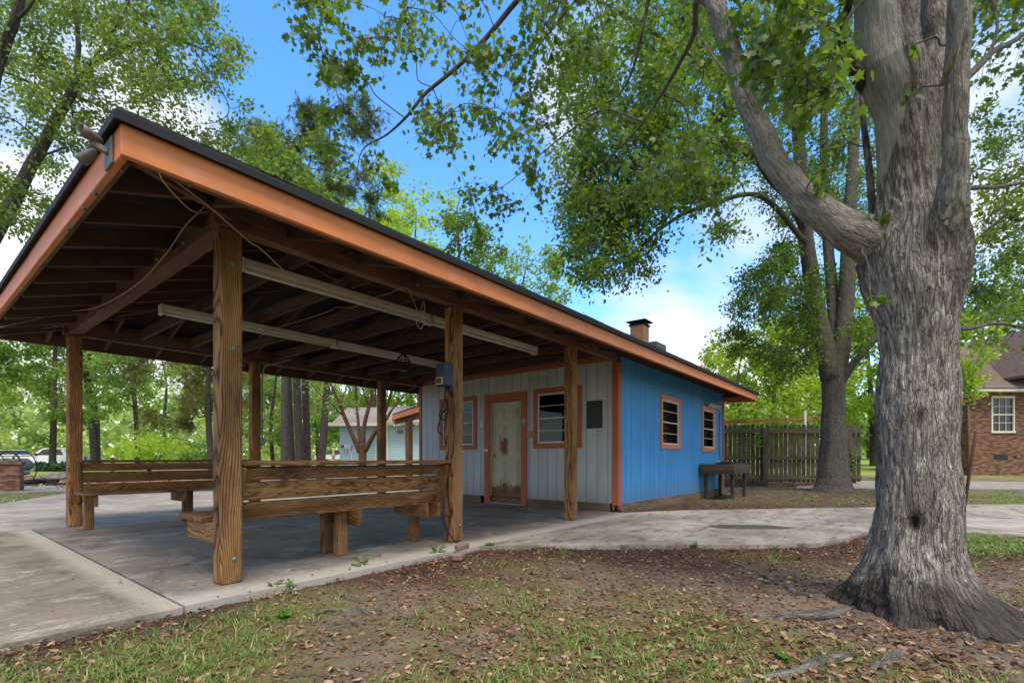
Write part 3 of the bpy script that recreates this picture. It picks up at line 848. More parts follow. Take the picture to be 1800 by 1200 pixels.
build(MB().bar((EX1 - ft / 2, EY0 + ft + .002, EZ - .06), (EX1 - ft / 2, EY1 - ft - .002, EZ + .012), ft, .148), 'fascia', M['orange'], bld)
build(MB().bar((EX0 + .05, EY1 - ft - .014, EZ + .008), (EX1 - .05, EY1 - ft - .014, EZ + .008), .026, .16), 'inner_fascia', M['beam'], bld)
build(MB().bar((EX0 + ft + .014, EY0 + .08, EZ - .065), (EX0 + ft + .014, EY1 - .08, EZ + .008), .026, .14), 'inner_fascia', M['beam'], bld)
# second inner fascia board (sub-fascia) visible from below
build(MB().bar((EX0 + .07, EY0 + .055, EZ - .082), (EX1 - .07, EY0 + .055, EZ - .07), .035, .13), 'inner_fascia', M['beam'], bld)

# posts
PO = .142
posts = [(1.385, YF), (3.59, YF), (5.90, YF), (1.385, YB - PO), (3.63, YB - PO), (6.14, YB - PO)]
for i, (x, y) in enumerate(posts):
    p = build(MB().box(x, x + PO, y, y + PO, .0 if i else -.002, 2.44, .012), 'post', M['post'], bld,
              label='rough timber post with bold dark grain' if i == 0 else None)
    if i < 3:
        for (z, yo, xo) in ((2.2, -.006, .075), (1.62, -.006, .08), (.17, -.006, .085)):
            if i == 1 and z > 1: continue
            build(MB().lathe((x + xo, y + yo + .006, z), [(.016, 0), (.016, .004), (.009, .006), (.008, .012)], 10, (0, -1, 0)), 'bolt', M['bolt'], p, True)
# beams (doubled boards)
BZ0, BZ1 = 2.44, 2.655
def beam(a, b, w=.10):
    return build(MB().bar(a, b, w, BZ1 - BZ0, bev=.006), 'beam', M['beam'], bld)
zc = (BZ0 + BZ1) / 2
bf = beam((1.345, YF + .045, zc), (7.29, YF + .045, zc))
bb = beam((1.345, YB - .055, zc), (7.29, YB - .055, zc))
bl = beam((1.385 + .05, YF + .10, zc), (1.385 + .05, YB - .11, zc))
build(MB().bar((1.385 + .115, YF + .2, BZ0 + .05), (1.385 + .115, YB - .2, BZ0 + .05), .03, .09), 'ledger_board', M['beam'], bld)
for x in (1.9, 2.5, 3.1, 4.3, 4.9, 5.5):
    build(MB().lathe((x, YF - .005, zc + random.uniform(-.05, .04)), [(.018, 0), (.018, .004), (.009, .007), (.008, .014)], 10, (0, -1, 0)), 'bolt', M['bolt'], bf, True)
for y in (3.95, 4.3, 4.9, 5.6):
    build(MB().lathe((1.385, y, zc + random.uniform(-.05, .04)), [(.018, 0), (.018, .004), (.009, .007), (.008, .014)], 10, (-1, 0, 0)), 'bolt', M['bolt'], bl, True)
# rafters: common rafters along Y, hip jacks along X, ceiling joists
def rafter(p, q, h=.135):
    p, q = Vector(p), Vector(q)
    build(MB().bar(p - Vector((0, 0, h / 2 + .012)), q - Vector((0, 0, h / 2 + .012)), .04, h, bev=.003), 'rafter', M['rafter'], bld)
x = EX0 + .60
while x < 13.2:
    run = min(3.14, x - EX0, (EX1 - x) * 1.3 + .2)
    if run > .25:
        rafter((x, EY0 + .08, deck_z(x, EY0 + .08)), (x, EY0 + run, EZ + SL * run))
        rb = min(2.87, x - EX0 - .25, (EX1 - x) * 1.3)
        if rb > .2: rafter((x, EY1 - .05, EZ + .085 + SL * .05), (x, EY1 - rb, EZ + .085 + SL * rb))
    x += .60
y = EY0 + .52
while y < 8.6:
    run = min(y - EY0, EY1 - y + .27, 3.14)
    rafter((EX0 + .05, y, EZ + SL * .05), (EX0 + run, y, EZ + SL * run), .125)
    y += .56
rafter((EX0 + .06, EY0 + .06, EZ + .02), (EX0 + 3.14, EY0 + 3.14, EZ + SL * 3.14), .15)
rafter((EX0 + .06, EY1 - .06, EZ + .08), (EX0 + 3.0, 5.98 + .1, EZ + SL * 3.0 + .05), .15)
x = 2.15
while x < 7.2:
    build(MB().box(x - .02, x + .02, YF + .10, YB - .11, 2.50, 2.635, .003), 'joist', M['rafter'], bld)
    x += .61

# walls with openings
def wall(name, axis, c0, c1, u0, u1, z0, z1, holes, mat, label=None):
    us = sorted({u0, u1, *[h[0] for h in holes], *[h[1] for h in holes]}); zs = sorted({z0, z1, *[h[2] for h in holes], *[h[3] for h in holes]})
    mb = MB()
    V = {}
    def inside(u, z): return any(h[0] < u < h[1] and h[2] < z < h[3] for h in holes)
    def pt(u, z, c): return (c, u, z) if axis == 'x' else (u, c, z)
    for i in range(len(us) - 1):
        for j in range(len(zs) - 1):
            if inside((us[i] + us[i + 1]) / 2, (zs[j] + zs[j + 1]) / 2): continue
            q = [(us[i], zs[j]), (us[i + 1], zs[j]), (us[i + 1], zs[j + 1]), (us[i], zs[j + 1])]
            for c, flip in ((c0, 0), (c1, 1)):
                vs = [pt(u, z, c) for u, z in q]
                f = (0, 1, 2, 3)
                mb.add(vs, [f], [(u, z, c) for u, z in q])
    def rim(u, z, u2, z2):
        mb.add([pt(u, z, c0), pt(u2, z2, c0), pt(u2, z2, c1), pt(u, z, c1)], [(0, 1, 2, 3)], [(u, z, 0), (u2, z2, 0), (u2, z2, 0), (u, z, 0)])
    for h in holes + [(u0, u1, z0, z1)]:
        rim(h[0], h[2], h[1], h[2]); rim(h[0], h[3], h[1], h[3]); rim(h[0], h[2], h[0], h[3]); rim(h[1], h[2], h[1], h[3])
    return build(mb, name, mat, bld, label=label)

DOOR = (5.58, 6.36, .02, 1.96); WR = (4.38, 5.21, 1.14, 2.03); WL = (6.80, 7.68, 1.14, 2.03)
B1 = (9.17, 10.05, 1.14, 2.0); B2 = (11.62, 12.46, 1.12, 2.0); BK = (11.85, 12.4, 1.25, 2.05)
wall('wall', 'x', XW, XW + .09, YF + .10, YB, .13, 2.62, [(DOOR[0], DOOR[1], .13, DOOR[3]), WR, WL], M['whitewall'], 'grey white grooved board wall with door')
wall('wall', 'y', YF + .01, YF + .10, XW + .11, XE - .10, .12, 2.63, [B1, B2], M['bluewall'], 'bright blue grooved board wall')
wall('wall', 'y', YB - .09, YB, XW + .091, XE - .10, .12, 2.60, [BK], M['bluewall'], 'blue back wall')
wall('wall', 'x', XE - .09, XE, YF + .11, YB - .1, .12, 2.60, [], M['bluewall'], 'blue end wall')
build(MB().box(XW + .1, XE - .1, YF + .11, YB - .1, -.05, .02), 'floor', M['floor_in'], bld)
# skirting
build(MB().box(XW - .03, XW + .01, YF + .14, DOOR[0] - .14, -.002, .13), 'skirting_board', M['skirt'], bld)
build(MB().box(XW - .012, XW + .03, DOOR[1] + .25, YB - .01, -.002, .128), 'skirting_board', M['skirt'], bld)
build(MB().box(XW + .12, XE - .02, YF - .015, YF + .02, -.12, .12), 'skirting_board', M['skirt'], bld, label='pale weathered skirting board below the blue wall')
# trims
build(MB().box(XW - .025, XW + .105, YF - .018, YF + .095, .03, 2.43), 'corner_trim', M['trim'], bld, label='red orange corner board')
build(MB().box(XW - .028, XW + .03, YF - .02, YF + .06, .0, .12, .012), 'rotten_corner', M['blackpile'], bld)
build(MB().box(XE - .09, XE + .018, YF - .012, YF + .09, .02, 2.55), 'corner_trim', M['trim'], bld)
build(MB().box(XW - .022, XW + .05, YB - .05, YB + .02, .02, 2.43), 'corner_trim', M['trim'], bld)
build(MB().box(XW - .022, XW + .0, YF + .1, YB - .055, 2.455, 2.56), 'top_trim', M['trim'], bld)
build(MB().box(XW + .0, XE, YF - .004, YF + .009, 2.52, 2.64), 'soffit_trim', M['beam'], bld)

def window(axis, c, sgn, u0, u1, z0, z1, trim_w, rows, trim_mat, inner=M['white_metal']):
    """parts: window_frame (painted surround) > sash, pane"""
    def bx(mb, ua, ub, za, zb, da, db, bev=.003):
        a, b = sorted((c + sgn * da, c + sgn * db))
        if axis == 'x': mb.box(a, b, ua, ub, za, zb, bev)
        else: mb.box(ua, ub, a, b, za, zb, bev)
        return mb
    w = MB(); t = trim_w
    bx(w, u0 - t, u1 + t, z1, z1 + t, .0, .024); bx(w, u0 - t, u1 + t, z0 - t, z0, .0, .024)
    bx(w, u0 - t, u0, z0 + .001, z1 - .001, .0, .022); bx(w, u1, u1 + t, z0 + .001, z1 - .001, .0, .022)
    wo = build(w, 'window', trim_mat, bld)
    s = MB(); k = .03
    bx(s, u0, u1, z1 - k, z1, -.03, .012); bx(s, u0, u1, z0, z0 + k, -.03, .012)
    bx(s, u0, u0 + k, z0 + k, z1 - k, -.03, .010); bx(s, u1 - k, u1, z0 + k, z1 - k, -.03, .010)
    for j in range(1, rows):
        zz = z0 + (z1 - z0) * j / rows; hh = .022 if (rows == 4 and j == 2) else .012
        bx(s, u0 + k, u1 - k, zz - hh / 2, zz + hh / 2, -.022, .004 if hh < .02 else .012, .002)
    build(s, 'sash', inner, wo)
    bx(g := MB(), u0 + k * .5, u1 - k * .5, z0 + k * .5, z1 - k * .5, -.016, -.012, .0005)
    build(g, 'pane', M['glass'], wo)
    return wo
window('x', XW, -1, *WR, .09, 4, M['trim'])
window('x', XW, -1, *WL, .09, 4, M['trim'])
window('y', YF + .01, -1, *B1, .085, 4, M['orange'])
window('y', YF + .01, -1, *B2, .085, 4, M['orange'])
window('y', YB, 1, *BK, .085, 3, M['orange'])

# door
du0, du1, dz0, dz1 = DOOR
mb = MB()
mb.box(XW - .03, XW + .04, du1, du1 + .13, .0, dz1 + .155); mb.box(XW - .03, XW + .04, du0 - .13, du0, .0, dz1 + .155)
mb.box(XW - .028, XW + .04, du0 + .001, du1 - .001, dz1, dz1 + .15)
build(mb, 'door_frame', M['trim'], bld)
build(MB().box(XW - .035, XW + .06, du0 + .002, du1 - .002, -.001, .022), 'threshold', M['greymetal'], bld)
mb = MB()
def dbox(u0, u1, z0, z1, d0, d1, bev=.004):
    b = len(mb.v); mb.box(XW + .05 - d1, XW + .05 - d0, u0, u1, z0, z1, bev)
    for i in range(b, len(mb.v)): mb.g[i] = (mb.v[i][1] - du0, mb.v[i][2], mb.v[i][0])
dbox(du0 + .004, du1 - .004, .025, dz1 - .004, -.04, .0)
w_ = du1 - du0
for u0, u1 in ((.11, .355), (.435, .68)):
    for z0, z1 in ((.2, .82), (.98, 1.52), (1.62, 1.82)):
        dbox(du0 + u0, du0 + u1, z0, z1, -.002, .010, .004)
        dbox(du0 + u0 + .03, du0 + u1 - .03, z0 + .035, z1 - .035, .0, .022, .008)
do = build(mb, 'door', M['door'], bld, label='rust stained cream panel door')
build(MB().lathe((XW + .05, du1 - .06, .92), [(.03, 0), (.03, .008), (.012, .012), (.012, .035), (.026, .045), (.03, .06), (.02, .074), (.004, .078)], 16, (-1, 0, 0)), 'door_knob', M['brass'], do, True)
# little wall fittings
build(MB().box(XW - .052, XW - .031, 6.42, 6.50, 1.01, 1.05).box(XW - .06, XW - .03, 6.385, 6.415, 1.0, 1.06), 'door_latch', M['plastic'], bld)
build(MB().box(XW - .042, XW - .031, 6.50, 6.585, 1.47, 1.61).box(XW - .05, XW - .04, 6.535, 6.55, 1.53, 1.56), 'light_switch', M['plastic'], bld)
build(MB().box(XW - .045, XW - .001, 5.345, 5.435, 1.25, 1.36).box(XW - .06, XW - .04, 5.375, 5.405, 1.29, 1.33), 'outdoor_outlet', M['tan'], bld)
build(MB().box(XW - .042, XW - .031, 5.47, 5.535, 1.50, 1.60), 'light_switch', M['greymetal'], bld)
mb = MB().box(XW - .012, XW - .001, 3.90, 4.19, 1.37, 1.83, .002); mb.box(XW - .02, XW - .011, 3.915, 4.175, 1.385, 1.815, .003)
build(mb, 'breaker_panel', M['darkpanel'], bld, label='dark brown electrical panel cover')
build(MB().box(XW - .03, XW - .001, 4.42, 4.47, .5, .64), 'outlet_box', M['black'], bld)
# conduit on a back post
mb = MB(); mb.tube([(3.78, YB - PO - .02, 1.18), (3.78, YB - PO - .02, 2.25), (3.81, YB - PO - .06, 2.38), (4.1, YB - .5, 2.5)], .014, 8)
mb.box(3.75, 3.81, YB - PO - .055, YB - PO - .001, 1.08, 1.19)
build(mb, 'conduit', M['greymetal'], bld, True)
# chimney, masonry stack and vent pipe
cx, cy = 10.1, 4.5
CH = 3.72
build(MB().box(cx - .15, cx + .15, cy - .15, cy + .15, 2.8, CH), 'chimney', M['orange2'], bld)
mb = MB().box(cx - .175, cx + .175, cy - .175, cy + .175, CH + .001, CH + .035); mb.box(cx - .09, cx + .09, cy - .09, cy + .09, CH + .036, CH + .085); mb.box(cx - .22, cx + .22, cy - .22, cy + .22, CH + .086, CH + .10)
mb.add([(cx - .22, cy - .22, CH + .101), (cx + .22, cy - .22, CH + .101), (cx + .22, cy + .22, CH + .101), (cx - .22, cy + .22, CH + .101), (cx, cy, CH + .15)], [(0, 1, 4), (1, 2, 4), (2, 3, 4), (3, 0, 4)], [(0, 0, 0)] * 5)
build(mb, 'chimney_cap', M['black'], [c for c in bld.children if c.name.startswith('chimney')][0])
build(MB().box(10.9, 11.5, 4.45, 4.85, 2.7, 3.56), 'roof_stack', M['block'], bld)
build(MB().tube([(11.45, 3.6, 2.6), (11.45, 3.6, 3.0)], .035, 10), 'vent_pipe', M['orange2'], bld, True)
# light clips under the fascia
mbp = []
for x, y in ((.70, 2.98), (.95, 2.87), (.67, 3.35), (.67, 3.6), (.67, 4.0), (.67, 4.9), (.67, 5.7), (2.2, 2.87), (3.2, 2.87), (4.4, 2.87), (5.6, 2.87)):
    build(MB().lathe((x, y, EZ - .15), [(.003, -.018), (.011, -.013), (.012, -.007), (.005, 0)], 10), 'light_clip', M['clip'], bld, True)

# ------------------------------------------------------------------ benches
def bench(x0, x1, yb, s, label, legs, bearers, posts_in):
    """yb: plane of the backrest top, s: +1 seat towards +Y, -1 towards -Y"""
    o = thing('bench', label, 'bench', ((x0 + x1) / 2, yb + s * .3, 0), 'wooden benches of the pavilion')
    def Y(a): return yb + s * a
    def bx(mb, xa, xb, ya, yb_, za, zb, **k):
        a, b = sorted((Y(ya), Y(yb_))); return mb.box(xa, xb, a, b, za, zb, **k)
    build(bx(MB(), x0 + posts_in[0], x1 - posts_in[1], .0, .10, .812, .848, bev=.006), 'cap_board', M['bench'], o)
    top, bot = Vector((0, .075, .81)), Vector((0, .20, .40))
    for za, zb in ((.705, .803), (.555, .692), (.402, .54)):
        def at(z): 
            t = (.81 - z) / .41; return Y(.075 + .125 * t)
        c0 = Vector((x0 + posts_in[0] + .03, (at(za) + at(zb)) / 2, (za + zb) / 2)); c1 = Vector((x1 - posts_in[1] - .03, c0.y, c0.z))
        upv = Vector((0, at(zb) - at(za), zb - za)).normalized()
        build(MB().bar(c0, c1, .034, zb - za, up=upv, bev=.005), 'back_board', M['bench'], o)
    for x in (x0 + posts_in[0] + .02, x1 - posts_in[1] - .045):
        build(MB().bar((x, Y(.06), .81), (x, Y(.19), .30), .038, .13, up=(0, 1, 0), bev=.005), 'back_upright', M['bench'], o)
    for k, (ya, yb_) in enumerate(((.25, .385), (.395, .53), (.54, .675))):
        build(bx(MB(), x0 - .03, x1 - posts_in[1], ya, yb_, .412, .45, bev=.006), 'seat_board', M['bench'], o)
    for x in bearers:
        build(bx(MB(), x - .02, x + .02, .10, .62, .27, .409, bev=.005), 'bearer', M['bench'], o)
    for x, y in legs:
        build(bx(MB(), x - .045, x + .045, y - .045, y + .045, 0, .409, bev=.006), 'leg', M['bench'], o)
    return o
bench(1.385, 3.60, YF + .03, 1, 'front wooden bench seen from behind between the two nearest posts, boards tilted outward', [(2.50, .30), (2.50, .53), (3.44, .42), ], [1.415, 1.55, 2.568, 3.35, 3.51], (.145, .012))
b2 = bench(1.445, 3.67, YB - .03, -1, 'back wooden bench facing the camera between the far left posts', [(1.50, .55), (2.60, .40), (2.69, .22), (3.50, .5)], [1.56, 2.52, 3.40], (.02, .03))

# ------------------------------------------------------------------ strip lights
def striplight(x0, x1, y, label):
    o = thing('strip_light', label, 'strip light', ((x0 + x1) / 2, y, 2.42), 'fluorescent strip lights under the roof')
    build(MB().box(x0 + .012, x1 - .012, y - .05, y + .05, 2.435, 2.494, .006), 'housing', M['fixture'], o)
    build(MB().tube([(x0 + .05, y, 2.408), (x1 - .05, y, 2.408)], .019, 12), 'tube', M['white_metal'], o, True)
    for x in (x0, x1 - .03): build(MB().box(x, x + .03, y - .053, y + .053, 2.385, 2.497, .006), 'end_cap', M['fixture'], o)
striplight(1.76, 3.80, 4.24, 'long strip light nearest the front corner post, in the front row')
striplight(3.83, 5.87, 4.24, 'front row strip light ending close to the grey wall')
striplight(1.76, 3.80, 6.16, 'strip light of the back row at its left end, beyond the corner post')
striplight(3.83, 5.87, 6.16, 'back row strip light passing behind the hanging basket')

# hanging basket / lantern
c = Vector((4.6, 5.35, 0)); 
hp = P(709, 640, 6.9)
hb = thing('hanging_lantern', 'dark wire lantern basket hanging from the rafters', 'lantern', hp)
mb = MB(); mb.tube([hp + Vector((0, 0, .16)), hp + Vector((0, 0, .46))], .004, 6); build(mb, 'hanging_wire', M['black'], hb)
mb = MB()
for z, r in ((-.06, .085), (0, .10), (.05, .09)):
    mb.tube([hp + Vector((math.cos(a) * r, math.sin(a) * r, z)) for a in [k * math.pi / 8 for k in range(17)]], .005, 5, False)
for k in range(10):
    a = k * math.pi / 5
    mb.tube([hp + Vector((math.cos(a) * .08, math.sin(a) * .08, -.085)), hp + Vector((math.cos(a) * .1, math.sin(a) * .1, 0)), hp + Vector((math.cos(a) * .09, math.sin(a) * .09, .06)), hp + Vector((0, 0, .17))], .005, 5, False)
build(mb, 'basket', M['black'], hb)
build(MB().lathe(hp + Vector((0, 0, -.09)), [(.05, 0), (.085, .02), (.08, .05), (.03, .055)], 14), 'bowl', M['bluebox'], hb, True)

# control box on the second post
bxo = thing('control_box', 'dark blue electrical box with tan outlet plate on the second front post', 'electrical box', (3.530, YF + .1, 1.6))
build(MB().box(3.460, 3.589, YF + .01, YF + .135, 1.60, 1.83, .008), 'box', M['bluebox'], bxo)
build(MB().box(3.445, 3.459, YF + .02, YF + .12, 1.61, 1.69, .004), 'outlet_plate', M['tan'], bxo)
build(MB().box(3.438, 3.444, YF + .035, YF + .105, 1.625, 1.675, .002), 'outlet_face', M['darkpanel'], bxo)

def cord(name, label, pts, r, mat, cat='cord', sub=8, group=None):
    pts = catmull(pts, sub); o = build(MB().tube(pts, r, 6), name, mat, smooth=True)
    return tag(o, label, cat, group)
cord('power_cable', 'black cable looped below the electrical box on the second post', [(3.540, YF + .06, 1.6), (3.510, YF + .05, 1.5), (3.500, YF + .06, 1.40), (3.470, YF + .09, 1.30), (3.510, YF + .04, 1.26), (3.540, YF + .03, 1.37), (3.490, YF + .06, 1.33), (3.480, YF + .12, 1.16), (3.510, YF + .08, 1.1)], .007, M['blackcord'], 'cable')
cord('power_cable', 'straight black cable running down the second post to the bench cap', [(3.555, YF - .006, 1.6), (3.570, YF - .012, 1.5), (3.575, YF - .012, 1.2), (3.575, YF - .012, .95), (3.540, YF + .0, .86)], .005, M['blackcord'], 'cable')
cord('power_cable', 'coiled black cord end at the foot of the second post', [(3.510, YF + .10, .30), (3.480, YF + .06, .28), (3.460, YF + .02, .20), (3.480, YF - .02, .14), (3.520, YF - .02, .22), (3.500, YF, .29), (3.470, YF + .03, .24), (3.510, YF - .02, .1), (3.570, YF - .04, .02), (3.650, YF - .02, .012)], .007, M['blackcord'], 'cable')
# tan cords under the roof
f0 = P(276, 288, 2.42)
cord('extension_cord', 'tan cord pulled tight from the fascia past the corner post to the front beam', [f0, P(300, 312, 2.5), P(366, 362, 2.75), P(440, 426, 3.15), P(458, 437, 3.25), P(520, 490, 3.7), P(600, 520, 4.2), P(672, 528, 4.5)], .0042, M['cord'])
cord('extension_cord', 'tan cord draped along the left beam to the far eave', [P(368, 352, 3.32), P(350, 373, 3.35), P(325, 398, 3.42), P(290, 448, 3.75), P(240, 500, 4.2), P(170, 540, 5.0), P(112, 548, 5.6), P(60, 562, 5.4), P(0, 575, 5.2)], .0042, M['cord'])
cord('extension_cord', 'slack loop of tan cord hanging below the fascia corner', [f0 + Vector((.01, 0, 0)), P(282, 310, 2.45), P(300, 335, 2.55), P(330, 365, 2.75), P(350, 374, 2.95), P(366, 372, 3.2)], .004, M['cord'])
cord('extension_cord', 'tan cord hanging in a tangled loop under the front beam near the second post', [P(640, 526, 4.4), P(680, 517, 4.5), P(712, 505, 4.55), P(726, 525, 4.55), P(736, 550, 4.55), P(745, 530, 4.55), P(746, 560, 4.55), P(740, 578, 4.55), P(732, 565, 4.55), P(745, 545, 4.55)], .0042, M['cord'])
cord('extension_cord', 'thin pale wire strung across the joists above the back light row', [P(455, 592, 6.2), P(490, 575, 6.0), P(540, 560, 5.8), P(583, 545, 5.5), P(590, 540, 5.5), P(620, 540, 5.4), P(660, 525, 5.2)], .004, M['cord'])

# ------------------------------------------------------------------ twin flood lamp on the corner
fl = thing('flood_lamp', 'rusty grey twin flood lamp bracketed to the left fascia at the roof corner', 'flood lamp', (EX0, 3.05, EZ - .05))
plate = MB().box(EX0 - .012, EX0 - .001, 2.95, 3.07, EZ - .15, EZ - .02, .004)
plate.bar((EX0 - .008, 3.01, EZ - .08), (EX0 - .075, 3.03, EZ - .055), .028, .028)
build(plate, 'bracket', M['lampgrey'], fl)
def lamphead(c, ax, L, r, nm='lamp_head'):
    h = build(MB().lathe(c, [(.012, 0), (r * .55, .004), (r * .75, L * .3), (r * .95, L * .7), (r, L), (r * .9, L), (r * .82, L * .72), (r * .5, L * .55), (.003, L * .5)], 20, ax), nm, M['lampgrey'], fl, True)
    build(MB().lathe(Vector(c) + Vector(ax).normalized() * L * .58, [(r * .55, 0), (r * .45, .015), (.003, .022)], 16, ax), 'bulb', M['darkpanel'], h, True)
lamphead(Vector((EX0 - .03, 3.03, EZ - .035)), (-.51, -.16, .06), .09, .029)
lamphead(Vector((EX0 - .05, 3.06, EZ - .075)), (-.35, .80, -.30), .09, .028)

# ------------------------------------------------------------------ weathered side table by the blue wall
tb = thing('side_table', 'weathered grey wooden work table against the blue wall', 'table', (12.7, 3.2, 0))
build(MB().box(11.3, 12.62, 3.25, 3.60, .70, .742, .006).box(11.33, 12.60, 2.90, 3.24, .695, .738, .006), 'table_top', M['tablewood'], tb)
build(MB().box(11.3, 12.65, 2.86, 2.895, .53, .725).box(11.262, 11.298, 2.86, 3.58, .53, .725).box(12.652, 12.69, 2.86, 3.58, .53, .725), 'apron', M['tablewood'], tb)
for x, y in ((11.46, 2.95), (12.52, 2.96), (11.4, 3.5), (12.5, 3.5)):
    build(MB().box(x - .035, x + .035, y - .035, y + .035, -.05, .69), 'leg', M['tablewood'], tb)
build(MB().box(11.4, 12.3, 2.95, 3.3, .748, .775, .004).blob((12.0, 3.2, .78), (.25, .12, .03), 3), 'tarp', M['blackpile'], tb)
cord('power_cable', 'dark cable hanging from the work table down the blue wall', [(12.75, 3.58, 2.0), (12.75, 3.59, 1.2), (12.75, 3.57, .85), (12.6, 3.5, .79), (12.72, 3.45, .76), (12.75, 3.56, .5), (12.8, 3.5, .25), (13.0, 3.4, .05), (13.2, 3.2, -.02)], .008, M['blackcord'], 'cable')
al = thing('wall_lamp', 'old shop light fixture mounted on the blue wall above the farther window', 'lamp', (12.1, YF, 2.14))
build(MB().box(11.75, 12.75, YF - .10, YF + .008, 2.115, 2.16, .004), 'housing', M['greymetal'], al)
build(MB().tube([(11.8, YF - .06, 2.10), (12.7, YF - .06, 2.10)], .018, 10), 'tube', M['white_metal'], al, True)
build(MB().box(12.74, 12.80, YF - .2, YF + .005, 2.24, 2.27), 'arm', M['fixture'], al)

# ------------------------------------------------------------------ broken bricks, rod, rocks
for i, (px, py, sz, a, lab) in enumerate(((806, 982, (.12, .09, .055), .5, 'lower broken brick lying in the mulch by the slab edge'), (812, 972, (.13, .07, .05), -.3, 'upper broken brick resting on another brick by the slab edge'))):
    g = G(px, py + 2, -.03); zz = -.03 + (.03 if i == 0 else .075)
    mb = MB(); mb.hexa((g.x, g.y, zz), (Vector((math.cos(a), math.sin(a), .1 * i)).normalized(), Vector((-math.sin(a), math.cos(a), 0)), Vector((0, 0, 1))), (sz[0] / 2, sz[1] / 2, sz[2] / 2), .01)
    tag(build(mb, 'broken_brick', M['brickbit'], loc=(g.x, g.y, zz)), lab, 'brick', 'broken bricks by the slab')
p0, p1 = P(1683, 968, 2.72), P(1716, 757, 2.60)
tag(build(MB().tube([p0, p0.lerp(p1, .5) + Vector((.004, 0, 0)), p1], [.0085, .008, .0075], 8), 'iron_rod', M['rust'], smooth=True), 'thin rusty iron rod leaning against the big tree', 'rod')

